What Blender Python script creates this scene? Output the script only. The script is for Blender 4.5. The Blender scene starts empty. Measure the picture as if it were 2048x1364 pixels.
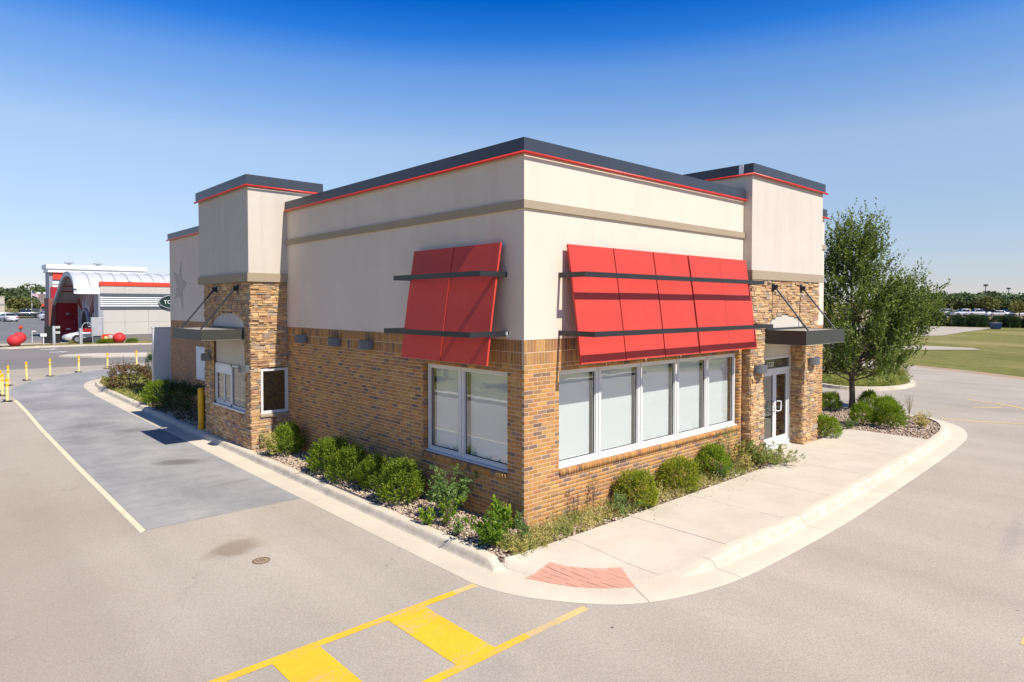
import bpy, bmesh, math, random
import numpy as np
from mathutils import Vector, Matrix
R = math.radians
scn = bpy.context.scene
col = scn.collection
random.seed(7)

# ------------------------------------------------------------------ camera
cam = bpy.data.cameras.new('camera')
cam_o = bpy.data.objects.new('camera', cam)
col.objects.link(cam_o)
cam.sensor_width = 36.0
cam.lens = 1308.06 / 2048 * 36
cam.shift_y = -38.0 / 2048
cam.clip_start = 0.1
cam.clip_end = 4000
CAM = (-7.147, -7.468, 3.606)
cam_o.location = CAM
cam_o.rotation_euler = (R(90 - 1.494), 0, R(47.319 - 90))
scn.camera = cam_o

# ------------------------------------------------------------------ sky, sun, exposure
SUN = Vector((0.065, -0.85, 1.0)).normalized()
SUN_EL = math.asin(SUN.z)
SUN_AZ = math.atan2(SUN.x, SUN.y)
w = bpy.data.worlds.new('World')
scn.world = w
w.use_nodes = True
wn, wl = w.node_tree.nodes, w.node_tree.links
wn.clear()
wo = wn.new('ShaderNodeOutputWorld')
wb = wn.new('ShaderNodeBackground')
sk = wn.new('ShaderNodeTexSky')
sk.sky_type = 'NISHITA'
sk.sun_disc = False
sk.sun_elevation = SUN_EL
sk.sun_rotation = SUN_AZ
sk.altitude = 400
sk.air_density = 1.0
sk.dust_density = 0.25
sk.ozone_density = 1.5
# the photograph's sky deepens with height: one even grade from horizon to zenith, all round
tc = wn.new('ShaderNodeTexCoord')
sx = wn.new('ShaderNodeSeparateXYZ')
wl.new(tc.outputs['Generated'], sx.inputs[0])
rp = wn.new('ShaderNodeValToRGB')
e = rp.color_ramp.elements
rp.color_ramp.interpolation = 'LINEAR'
GRADE = [(.0, (.68, .70, .90)), (.038, (.71, .695, .87)), (.12, (.90, .86, .93)), (.228, (1.22, 1.14, 1.13)), (.329, (.64, .97, 1.32)), (.372, (.14, .66, 1.36)), (.42, (.0, .45, 1.22)), (.62, (.01, .32, .85)), (1.0, (.08, .25, .58))]
while len(e) < len(GRADE):
    e.new(.5)
for el, (p_, c_) in zip(e, GRADE):
    el.position = p_
    el.color = (*c_, 1)
wl.new(sx.outputs['Z'], rp.inputs[0])
mx = wn.new('ShaderNodeMix')
mx.data_type = 'RGBA'
mx.blend_type = 'MULTIPLY'
mx.inputs[0].default_value = 1.0
wl.new(sk.outputs[0], mx.inputs[6])
wl.new(rp.outputs[0], mx.inputs[7])
wl.new(mx.outputs[2], wb.inputs[0])
wb.inputs[1].default_value = 0.068
wl.new(wb.outputs[0], wo.inputs[0])

sl = bpy.data.lights.new('sun', 'SUN')
sl.energy = 3.0
sl.angle = R(0.53)
sl.color = (1.0, 0.935, 0.84)
so = bpy.data.objects.new('sun', sl)
col.objects.link(so)
so.rotation_euler = (-SUN).to_track_quat('-Z', 'Y').to_euler()
so.location = (5, -40, 50)

scn.view_settings.view_transform = 'Standard'
scn.view_settings.look = 'None'
scn.view_settings.gamma = 1.0
scn.view_settings.use_curve_mapping = False
scn.view_settings.exposure = 1.04
scn.render.engine = 'CYCLES'
cy = scn.cycles
cy.use_denoising = True
cy.max_bounces = 8
cy.diffuse_bounces = 4
cy.glossy_bounces = 3
cy.transmission_bounces = 4
cy.transparent_max_bounces = 12
cy.caustics_reflective = False
cy.caustics_refractive = False

G = -0.15          # pavement level; 0 is the kerb top, planting beds and pavement slabs


def hground(x, y):
    return G + 0.018 * max(0, y - 80) + 0.022 * max(0, x - 128)


# ------------------------------------------------------------------ materials
class NT:
    def __init__(s, name):
        s.m = bpy.data.materials.new(name)
        s.m.use_nodes = True
        s.t = s.m.node_tree
        s.t.nodes.clear()
        s.out = s.t.nodes.new('ShaderNodeOutputMaterial')

    def n(s, ty, ins=None, **kw):
        nd = s.t.nodes.new('ShaderNode' + ty)
        for k_, v in kw.items():
            setattr(nd, k_, v)
        for k_, v in (ins or {}).items():
            s.put(nd, k_, v)
        return nd

    def put(s, nd, k_, v):
        sock = nd.inputs[k_]
        if isinstance(v, bpy.types.NodeSocket):
            s.t.links.new(v, sock)
        elif isinstance(v, (tuple, list)) and len(v) == 3 and len(sock.default_value) == 4:
            sock.default_value = (*v, 1)
        else:
            sock.default_value = v

    def math(s, op, a, b=0.0, c=None, clamp=False):
        nd = s.n('Math', operation=op, use_clamp=clamp)
        s.put(nd, 0, a)
        s.put(nd, 1, b)
        if c is not None:
            s.put(nd, 2, c)
        return nd.outputs[0]

    def mix(s, f, a, b, blend='MIX'):
        nd = s.n('Mix', data_type='RGBA', blend_type=blend)
        s.put(nd, 0, f)
        s.put(nd, 6, a)
        s.put(nd, 7, b)
        return nd.outputs[2]

    def coord(s, kind='Object'):
        if kind == 'World':
            return s.n('NewGeometry').outputs['Position']
        return s.n('TexCoord').outputs[kind]

    def noise(s, vec, scale, detail=3, rough=.55, stretch=None):
        if stretch:
            vec = s.n('Mapping', {'Vector': vec, 'Scale': stretch}).outputs[0]
        return s.n('TexNoise', {'Vector': vec, 'Scale': scale, 'Detail': detail, 'Roughness': rough}).outputs['Fac']

    def ramp(s, f, stops, interp='LINEAR'):
        nd = s.n('ValToRGB', {0: f})
        cr = nd.color_ramp
        cr.interpolation = interp
        while len(cr.elements) < len(stops):
            cr.elements.new(0.5)
        for el, (p, c) in zip(cr.elements, stops):
            el.position = p
            el.color = (*c, 1) if len(c) == 3 else c
        return nd.outputs[0]

    def maprange(s, f, a, b, c, d, smooth=False):
        nd = s.n('MapRange', {0: f, 1: a, 2: b, 3: c, 4: d})
        if smooth:
            nd.interpolation_type = 'SMOOTHSTEP'
        return nd.outputs[0]

    def bump(s, h, strength=.3, dist=.01):
        return s.n('Bump', {'Height': h, 'Strength': strength, 'Distance': dist}).outputs[0]

    def scale(s, c, f):
        return s.mix(1.0, c, s.n('CombineColor', {0: f, 1: f, 2: f}).outputs[0], 'MULTIPLY')

    def done(s, colr, rough=.7, spec=.35, normal=None, metal=0.0, **ex):
        b = s.n('BsdfPrincipled', {'Base Color': colr, 'Roughness': rough, 'Specular IOR Level': spec, 'Metallic': metal})
        for k_, v in ex.items():
            s.put(b, k_.replace('_', ' '), v)
        if normal is not None:
            s.put(b, 'Normal', normal)
        s.t.links.new(b.outputs[0], s.out.inputs[0])
        return s.m

    def stain(s, P, cx, cy_, rx, ry, rot=0, soft=.35, warp=.5, ws=2.5, seed=0.0):
        """1 inside a ragged blot at a place on the ground, 0 outside"""
        mp = s.n('Mapping', {'Vector': P, 'Location': (0, 0, 0)})
        sub = s.n('VectorMath', {0: P, 1: (cx, cy_, 0)}, operation='SUBTRACT').outputs[0]
        s.t.nodes.remove(mp)
        rotn = s.n('VectorRotate', {'Vector': sub, 'Angle': -rot}, rotation_type='Z_AXIS').outputs[0]
        div = s.n('VectorMath', {0: rotn, 1: (rx, ry, 1e6)}, operation='DIVIDE').outputs[0]
        ln = s.n('VectorMath', {0: div}, operation='LENGTH').outputs[1]
        off = s.n('VectorMath', {0: P, 1: (seed, seed * 1.7, 0)}, operation='ADD').outputs[0]
        nz = s.noise(off, ws, 4, .6)
        d = s.math('ADD', ln, s.math('MULTIPLY', s.math('SUBTRACT', nz, .5), warp * 2))
        return s.maprange(d, 1 - soft, 1 + soft * .4, 1, 0, True)


MATS = {}


def surf(name, c, rough=.7, var=.08, vs=3.0, fine=.0, fs=120, bump=0, bs=90, spec=.35, metal=0, coord='World', **ex):
    if name in MATS:
        return MATS[name]
    t = NT(name)
    P = t.coord(coord)
    f = t.maprange(t.noise(P, vs, 4), .25, .75, 1 - var, 1 + var)
    cc = t.scale((*c, 1), f)
    if fine:
        cc = t.scale(cc, t.maprange(t.noise(P, fs, 2), .3, .7, 1 - fine, 1 + fine))
    nm = t.bump(t.noise(P, bs, 3), bump, .004) if bump else None
    MATS[name] = t.done(cc, rough, spec, nm, metal, **ex)
    return MATS[name]


def mat_asphalt():
    t = NT('asphalt')
    P = t.coord('World')
    base = t.ramp(t.noise(P, .22, 5, .6), [(.3, (.385, .330, .265)), (.5, (.43, .374, .304)), (.7, (.465, .408, .335))])
    # long wheel-track streaks along the lanes
    tr = t.noise(P, .35, 3, .5, (2.2, .10, 1))
    base = t.scale(base, t.maprange(tr, .3, .7, .90, 1.06))
    sp = t.noise(P, 46, 2, .7)
    base = t.scale(base, t.maprange(sp, .32, .68, .86, 1.13))
    sp2 = t.n('TexVoronoi', {'Vector': P, 'Scale': 70.0}, feature='F1').outputs['Color']
    base = t.scale(base, t.maprange(t.n('SeparateColor', {0: sp2}).outputs[0], 0, 1, .91, 1.09))
    # blots with their own shape
    s1 = t.stain(P, -3.55, 2.80, .50, .33, .35, .5, .55, 2.2)
    base = t.mix(t.math('MULTIPLY', s1, .62), base, (.21, .155, .105))
    s2 = t.stain(P, -3.3, 2.95, .55, .55, 0, .8, .5, 1.7, 3.)
    base = t.mix(t.math('MULTIPLY', s2, .22), base, (.34, .28, .19))
    s3 = t.stain(P, 6.3, -5.2, 1.6, .16, .1, .8, .9, 1.3, 5.)
    base = t.mix(t.math('MULTIPLY', s3, .25), base, (.20, .19, .185))
    s4 = t.stain(P, -2.9, -2.55, .55, .3, .5, .9, .6, 1.5, 9.)
    base = t.mix(t.math('MULTIPLY', s4, .22), base, (.2, .19, .18))
    # a grimy travelled lane at the far side, and turning sweeps
    s5 = t.stain(P, -6.6, 6.0, 1.9, 15.0, .03, 1.0, .5, .5, 2.)
    base = t.mix(t.math('MULTIPLY', s5, .42), base, (.29, .235, .18))
    s6 = t.stain(P, 12.5, -6.8, 5.0, .9, -.10, 1.0, .7, .7, 6.)
    base = t.mix(t.math('MULTIPLY', s6, .20), base, (.27, .24, .21))
    s7 = t.stain(P, 24.0, 1.0, 2.2, 6.0, -.55, 1.0, .6, .6, 8.)
    base = t.mix(t.math('MULTIPLY', s7, .22), base, (.27, .25, .22))
    # hairline cracks, only here and there
    wv = t.n('VectorMath', {0: P, 1: t.n('VectorMath', {0: t.n('TexNoise', {'Vector': P, 'Scale': 1.4, 'Detail': 4.0}).outputs['Color'], 1: (.9, .9, 0)}, operation='MULTIPLY').outputs[0]}, operation='ADD').outputs[0]
    ce = t.n('TexVoronoi', {'Vector': wv, 'Scale': .30}, feature='DISTANCE_TO_EDGE').outputs['Distance']
    cr_ = t.math('MULTIPLY', t.maprange(ce, .0012, .0032, 1, 0), t.maprange(t.noise(P, .33, 2), .52, .60, 0, 1))
    base = t.mix(t.math('MULTIPLY', cr_, .28), base, (.15, .13, .11))
    # sparse gum and oil dots
    vo = t.n('TexVoronoi', {'Vector': P, 'Scale': 1.15, 'Randomness': 1.0}, feature='F1').outputs['Distance']
    dot = t.maprange(vo, .018, .03, 1, 0, True)
    base = t.mix(t.math('MULTIPLY', dot, .8), base, (.07, .06, .055))
    h = t.math('ADD', sp, t.math('MULTIPLY', t.noise(P, 160, 2), .6))
    return t.done(base, .9, .25, t.bump(h, .35, .006))


def mat_patch():
    t = NT('dark_concrete')
    P = t.coord('World')
    base = t.ramp(t.noise(P, .62, 6, .66, (1, .55, 1)), [(.30, (.225, .222, .22)), (.46, (.30, .293, .283)), (.58, (.345, .335, .318)), (.72, (.415, .398, .37))])
    st = t.noise(P, 1.2, 4, .6, (.45, 2.6, 1))
    base = t.scale(base, t.maprange(st, .3, .7, .93, 1.07))
    st2 = t.noise(P, 6.0, 5, .65, (.25, 3.0, 1))
    base = t.scale(base, t.maprange(st2, .4, .75, 1.03, .90))
    base = t.scale(base, t.maprange(t.noise(P, 60, 2), .3, .7, .93, 1.07))
    for (x, y, rx, ry, ro, a, sd) in ((-2.45, 9.35, .62, .34, -.5, .62, 0), (-3.05, 16.4, .8, .5, .3, .34, 4), (-2.35, 14.6, .5, .45, .1, .40, 7),
                                      (-3.7, 14.0, .5, .8, .1, .26, 2), (-3.3, 22.0, 1.0, 1.2, .1, .22, 5), (-2.2, 6.6, .5, .2, .2, .22, 8)):
        base = t.mix(t.math('MULTIPLY', t.stain(P, x, y, rx, ry, ro, .6, .35, 3.0, sd), a), base, (.105, .092, .08))
    return t.done(base, .85, .3, t.bump(t.noise(P, 70, 3), .2, .004))


def mat_concrete(name, c, dirt=.25, sc=1.0):
    t = NT(name)
    P = t.coord('World')
    base = t.scale((*c, 1), t.maprange(t.noise(P, 1.3 * sc, 5, .6), .25, .75, .88, 1.07))
    base = t.mix(t.math('MULTIPLY', t.maprange(t.noise(P, .55, 4, .7), .5, .78, 0, 1), .35), base, (c[0] * .78, c[1] * .72, c[2] * .62))
    base = t.scale(base, t.maprange(t.noise(P, 75, 2, .6), .3, .7, .93, 1.06))
    d = t.maprange(t.noise(P, 2.1, 6, .72, (1, 1, 4)), .60, .78, 0, 1)
    base = t.mix(t.math('MULTIPLY', d, dirt), base, (.16, .145, .125))
    # broom finish
    br = t.noise(P, 55, 2, .5, (1, .06, 1))
    return t.done(base, .88, .25, t.bump(br, .12, .003))


def mat_kerb():
    t = NT('kerb_concrete')
    P = t.coord('World')
    base = t.scale((.64, .56, .435, 1), t.maprange(t.noise(P, 1.1, 5, .6), .25, .75, .88, 1.07))
    base = t.scale(base, t.maprange(t.noise(P, 70, 2, .6), .3, .7, .92, 1.07))
    nrm = t.n('NewGeometry').outputs['Normal']
    nz = t.n('SeparateXYZ', {0: nrm}).outputs[2]
    face = t.maprange(nz, .75, .95, 1, 0, True)                    # tyre scuffs sit on the kerb's upright face
    d = t.maprange(t.noise(P, 2.6, 6, .72), .42, .68, 0, 1)
    base = t.mix(t.math('MULTIPLY', t.math('MULTIPLY', d, face), .45), base, (.19, .175, .15))
    return t.done(base, .85, .25, t.bump(t.noise(P, 120, 2), .15, .003))


def mat_paint(name, c, under, wear):
    t = NT(name)
    P = t.coord('World')
    base = t.scale((*c, 1), t.maprange(t.noise(P, 2.5, 4), .25, .75, .9, 1.08))
    base = t.scale(base, t.maprange(t.noise(P, 70, 2), .3, .7, .9, 1.08))
    wv = t.math('ADD', t.math('MULTIPLY', t.noise(P, 3.0, 6, .72, (.35, 1.6, 1)), .65), t.math('MULTIPLY', t.noise(P, 60, 2, .7), .35))
    base = t.mix(t.maprange(wv, wear, wear + .10, 0, .9), base, (*under, 1))
    return t.done(base, .75, .3, t.bump(t.noise(P, 60, 2), .25, .004))


def mat_stucco(name, c, streak=.06):
    t = NT(name)
    P = t.coord('World')
    base = t.scale((*c, 1), t.maprange(t.noise(P, 1.1, 5, .6), .25, .75, .95, 1.03))
    st = t.noise(P, 2.2, 4, .6, (1, 1, .09))
    base = t.scale(base, t.maprange(st, .45, .8, 1.0, 1 - streak))
    st2 = t.math('MULTIPLY', t.maprange(t.noise(P, 5.0, 4, .65, (1, 1, .05)), .55, .74, 0, 1), t.maprange(t.noise(P, .55, 3), .42, .62, 0, 1))
    base = t.mix(t.math('MULTIPLY', st2, .16), base, (c[0] * .62, c[1] * .58, c[2] * .54))
    base = t.scale(base, t.maprange(t.noise(P, 110, 2, .6), .3, .7, .965, 1.03))
    return t.done(base, .92, .2, t.bump(t.noise(P, 140, 3, .7), .35, .003))


BRICKS = [(.53, .275, .088), (.50, .25, .078), (.47, .23, .076), (.55, .31, .105), (.42, .215, .085), (.49, .27, .10),
          (.51, .235, .078), (.37, .20, .095), (.26, .16, .105), (.215, .135, .096), (.30, .19, .128), (.44, .20, .095)]
STONES = [(.60, .385, .19), (.55, .34, .165), (.64, .43, .225), (.51, .30, .14), (.47, .28, .14), (.39, .23, .13),
          (.41, .31, .225), (.36, .27, .205), (.58, .375, .20), (.53, .35, .19), (.44, .255, .145), (.62, .44, .25)]






def mat_piece(name, src, vs, amt, bs, bstr):
    """brick or stone: colour comes with the piece (object colour, or the mesh's own colour attribute)"""
    t = NT(name)
    if src == 'object':
        c = t.n('ObjectInfo').outputs['Color']
    else:
        c = t.n('VertexColor', layer_name='tint').outputs['Color']
    P = t.coord('World')
    c = t.scale(c, t.maprange(t.noise(P, vs, 4, .65), .25, .75, 1 - amt, 1 + amt))
    c = t.scale(c, t.maprange(t.noise(P, 150, 2, .6), .3, .7, .9, 1.1))
    c = t.scale(c, t.maprange(t.noise(P, .45, 4, .6), .3, .7, .9, 1.07))
    return t.done(c, .85, .25, t.bump(t.noise(P, bs, 4, .7), bstr, .006))


def mat_leaf(name, stops, trans=.3, rough=.5):
    t = NT(name)
    v = t.n('Attribute', attribute_name='v').outputs['Fac']
    rnd = t.n('ObjectInfo').outputs['Random']
    c = t.ramp(v, stops)
    c = t.scale(c, t.maprange(rnd, 0, 1, .9, 1.1))
    b = t.n('BsdfPrincipled', {'Base Color': c, 'Roughness': rough, 'Specular IOR Level': .3})
    tr = t.n('BsdfTranslucent', {'Color': t.mix(1.0, c, (1.15, 1.25, .55, 1), 'MULTIPLY')})
    ms = t.n('MixShader', {0: trans, 1: b.outputs[0], 2: tr.outputs[0]})
    t.t.links.new(ms.outputs[0], t.out.inputs[0])
    return t.m


def mat_glass(name, tint=(.955, .98, .975), boost=.16, base=(0.02, .03, .03)):
    t = NT(name)
    fc = t.n('LayerWeight', {'Blend': .5}).outputs['Facing']
    f = t.math('ADD', t.math('MULTIPLY', t.math('POWER', fc, 5.0), .9), boost, clamp=True)
    P = t.coord('World')
    nm = t.bump(t.noise(P, 1.6, 2), .035, .03)
    gl = t.n('BsdfGlossy', {'Color': (.95, .98, 1, 1), 'Roughness': .0, 'Normal': nm})
    tr = t.n('BsdfTransparent', {'Color': (*tint, 1)})
    ms = t.n('MixShader', {0: f, 1: tr.outputs[0], 2: gl.outputs[0]})
    t.t.links.new(ms.outputs[0], t.out.inputs[0])
    return t.m


M = dict(
    asphalt=mat_asphalt(), patch=mat_patch(),
    slab=mat_concrete('pavement_concrete', (.60, .53, .42), .08),
    lightlot=mat_concrete('pale_concrete', (.47, .405, .325), .25, .3),
    kerb=mat_kerb(),
    yellow=mat_paint('yellow_road_paint', (.80, .48, .028), (.42, .375, .33), .53),
    yellow_old=mat_paint('faded_yellow_paint', (.70, .50, .20), (.42, .375, .33), .52),
    cream_line=mat_paint('cream_lane_paint', (.74, .64, .44), (.42, .375, .33), .58),
    white_line=mat_paint('white_arrow_paint', (.7, .68, .64), (.44, .40, .36), .55),
    stucco=mat_stucco('cream_stucco', (.715, .607, .50)),
    stucco_grey=mat_stucco('pale_grey_stucco', (.60, .54, .46), .08),
    trim=mat_stucco('tan_trim', (.38, .305, .215), .04),
    mortar=surf('mortar', (.59, .435, .29), .95, .12, 6, .08, 120, .3, 120),
    stone_back=surf('stone_bed', (.11, .07, .045), .95, .2, 8),
    brick=mat_piece('brick', 'object', 14, .13, 160, .35),
    brickv=mat_piece('brick_mass', 'attr', 14, .13, 160, .35),
    stone=mat_piece('ledge_stone', 'object', 9, .22, 45, .75),
    stonev=mat_piece('ledge_stone_mass', 'attr', 9, .22, 45, .75),
    cap=surf('navy_metal_cap', (.038, .046, .060), .38, .10, 2.0, .03, 60, 0, 90, .5, 0.0),
    redrail=surf('red_rail', (.58, .035, .022), .35, .05, 3, spec=.5),
    redpanel=surf('red_metal_panel', (.60, .062, .045), .5, .05, 1.2, .02, 60, spec=.2),
    dark=surf('black_metal', (.022, .023, .025), .42, .10, 4, spec=.5),
    bronze=surf('bronze_metal', (.045, .047, .038), .45, .08, 3, spec=.5),
    greytop=surf('weathered_metal_top', (.34, .315, .275), .6, .12, 3),
    lamp=surf('charcoal_lamp', (.115, .12, .13), .5, .10, 8, spec=.5),
    alu=surf('brushed_aluminium', (.66, .65, .635), .42, .04, 3, .02, 200, spec=.4),
    white=surf('white_paint', (.78, .78, .78), .5, .03, 3),
    blind=surf('white_blind', (.93, .93, .92), .9, .02, 3),
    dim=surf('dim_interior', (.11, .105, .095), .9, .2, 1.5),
    black=surf('matt_black', (.012, .012, .013), .7, .1, 4),
    rubber=surf('black_rubber', (.02, .02, .02), .8, .1, 9),
    glass=mat_glass('window_glass'), dglass=mat_glass('dark_glass', (.55, .6, .58), .16),
    membrane=surf('roof_membrane', (.55, .54, .52), .9, .08, 1),
    yellowpost=surf('yellow_plastic', (.80, .43, .010), .45, .06, 5, .03, 60),
    palepost=surf('cream_plastic', (.85, .66, .27), .5, .05, 5, .03, 60),
    steelbox=surf('grey_painted_steel', (.70, .68, .65), .55, .08, 1.5, .02, 60),
    tactile=surf('terracotta_paver', (.60, .315, .225), .88, .08, 3, .08, 140, .3, 120),
    soil=surf('bare_soil', (.22, .155, .10), .95, .25, 4, .2, 60, .5, 30),
    dirt=surf('dry_dirt', (.40, .285, .185), .95, .15, 1.2, .12, 50),
    bark=surf('bark', (.20, .145, .105), .95, .25, 12, .2, 60, .7, 40),
)


def mat_grass():
    t = NT('mown_grass')
    P = t.coord('World')
    rotn = t.n('VectorRotate', {'Vector': P, 'Angle': -1.0}, rotation_type='Z_AXIS').outputs[0]
    band = t.noise(rotn, .16, 5, .62, (.22, 1.0, 1))
    big = t.noise(P, .05, 5, .62)
    c = t.ramp(t.math('ADD', t.math('MULTIPLY', band, .65), t.math('MULTIPLY', big, .35)), [(.34, (.145, .155, .036)), (.47, (.205, .20, .058)), (.58, (.30, .255, .10)), (.68, (.36, .29, .135))])
    c = t.scale(c, t.maprange(t.noise(rotn, 1.3, 5, .7, (.3, 1, 1)), .3, .7, .80, 1.16))
    c = t.scale(c, t.maprange(t.noise(P, 3.0, 4, .7), .25, .75, .75, 1.2))
    return t.done(c, .95, .1, t.bump(t.noise(P, 9, 4, .7), .8, .08))


M['grass'] = mat_grass()


def mat_red():
    t = NT('red_metal_panel_paint')
    P = t.coord('World')
    c = t.scale((.56, .062, .046, 1), t.maprange(t.noise(P, .9, 4, .6), .25, .75, .93, 1.06))
    st_ = t.noise(P, 3.0, 5, .65, (1, 1, .08))
    c = t.mix(t.math('MULTIPLY', t.maprange(st_, .52, .8, 0, 1), .20), c, (.33, .06, .045))
    c = t.scale(c, t.maprange(t.noise(P, 90, 2), .3, .7, .975, 1.025))
    return t.done(c, .48, .14, t.bump(t.noise(P, 1.6, 2), .25, .02))


M['redpanel'] = mat_red()


def mat_rock():
    t = NT('river_rock')
    v = t.n('Attribute', attribute_name='v').outputs['Fac']
    c = t.ramp(v, [(0, (.46, .34, .24)), (.2, (.57, .45, .335)), (.4, (.53, .43, .335)), (.6, (.42, .29, .20)), (.8, (.62, .51, .395)), (1, (.38, .31, .255))])
    return t.done(c, .85, .3)


M['rock'] = mat_rock()
BOX = mat_leaf('boxwood_leaf', [(0, (.10, .165, .015)), (.5, (.235, .325, .026)), (.85, (.38, .44, .045)), (1, (.50, .51, .12))], .46)
BOXY = mat_leaf('yellowed_boxwood_leaf', [(0, (.15, .20, .022)), (.45, (.30, .35, .034)), (.8, (.48, .45, .055)), (1, (.58, .45, .09))], .44)
TREEL = mat_leaf('tree_leaf', [(0, (.062, .098, .020)), (.5, (.145, .19, .040)), (.85, (.255, .30, .075)), (1, (.38, .39, .16))], .38)
FARL = mat_leaf('far_leaf', [(0, (.065, .10, .045)), (.5, (.105, .145, .06)), (1, (.16, .20, .085))], .2, .7)
FARY = mat_leaf('far_olive_leaf', [(0, (.10, .12, .035)), (.5, (.165, .17, .05)), (1, (.24, .225, .075))], .15, .7)
JUN = mat_leaf('juniper_leaf', [(0, (.03, .06, .022)), (.6, (.055, .10, .035)), (1, (.09, .14, .05))], .18, .6)
RUST = mat_leaf('rusty_leaf', [(0, (.15, .065, .035)), (.4, (.22, .11, .06)), (.7, (.17, .18, .06)), (1, (.27, .24, .10))], .2, .6)
LIME = mat_leaf('lime_leaf', [(0, (.10, .19, .012)), (.5, (.20, .33, .02)), (1, (.36, .43, .05))], .35)
WEED = mat_leaf('weed_leaf', [(0, (.075, .15, .045)), (.5, (.165, .26, .07)), (1, (.30, .37, .13))], .38)
DRY = mat_leaf('dry_weed', [(0, (.16, .23, .055)), (.35, (.32, .34, .09)), (.7, (.58, .47, .17)), (1, (.68, .55, .27))], .3, .7)


# ------------------------------------------------------------------ builders
def root_of(o):
    while o.parent:
        o = o.parent
    return o


def tag(o, label=None, cat=None, group=None, kind=None):
    if label:
        o['label'] = label
    if cat:
        o['category'] = cat
    if group:
        o['group'] = group
    if kind:
        o['kind'] = kind
    return o


def thing(name, label, cat, loc=(0, 0, 0), rz=0, group=None):
    o = bpy.data.objects.new(name, None)
    o.empty_display_size = .2
    col.objects.link(o)
    o.location = loc
    o.rotation_euler = (0, 0, rz)
    return tag(o, label, cat, group)


def obj(name, me, mat=None, parent=None, loc=None):
    if mat is not None and not me.materials:
        me.materials.append(mat)
    o = bpy.data.objects.new(name, me)
    col.objects.link(o)
    if parent is not None:
        o.parent = parent
    if loc is not None:
        o.location = loc
    return o


def np_mesh(name, V, F, v=None, tint=None, smooth=False):
    """V (n,3); F (m,k) all faces alike; v: one value per vertex"""
    me = bpy.data.meshes.new(name)
    V = np.asarray(V, np.float32)
    F = np.asarray(F, np.int32)
    m, k_ = F.shape
    me.vertices.add(len(V))
    me.vertices.foreach_set('co', V.ravel())
    me.loops.add(m * k_)
    me.loops.foreach_set('vertex_index', F.ravel())
    me.polygons.add(m)
    me.polygons.foreach_set('loop_start', np.arange(0, m * k_, k_, dtype=np.int32))
    if smooth:
        me.polygons.foreach_set('use_smooth', np.ones(m, bool))
    me.update(calc_edges=True)
    if v is not None:
        at = me.attributes.new('v', 'FLOAT', 'POINT')
        at.data.foreach_set('value', np.asarray(v, np.float32))
    if tint is not None:
        at = me.color_attributes.new('tint', 'FLOAT_COLOR', 'POINT')
        tt = np.ones((len(V), 4), np.float32)
        tt[:, :3] = tint
        at.data.foreach_set('color', tt.ravel())
    return me


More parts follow.
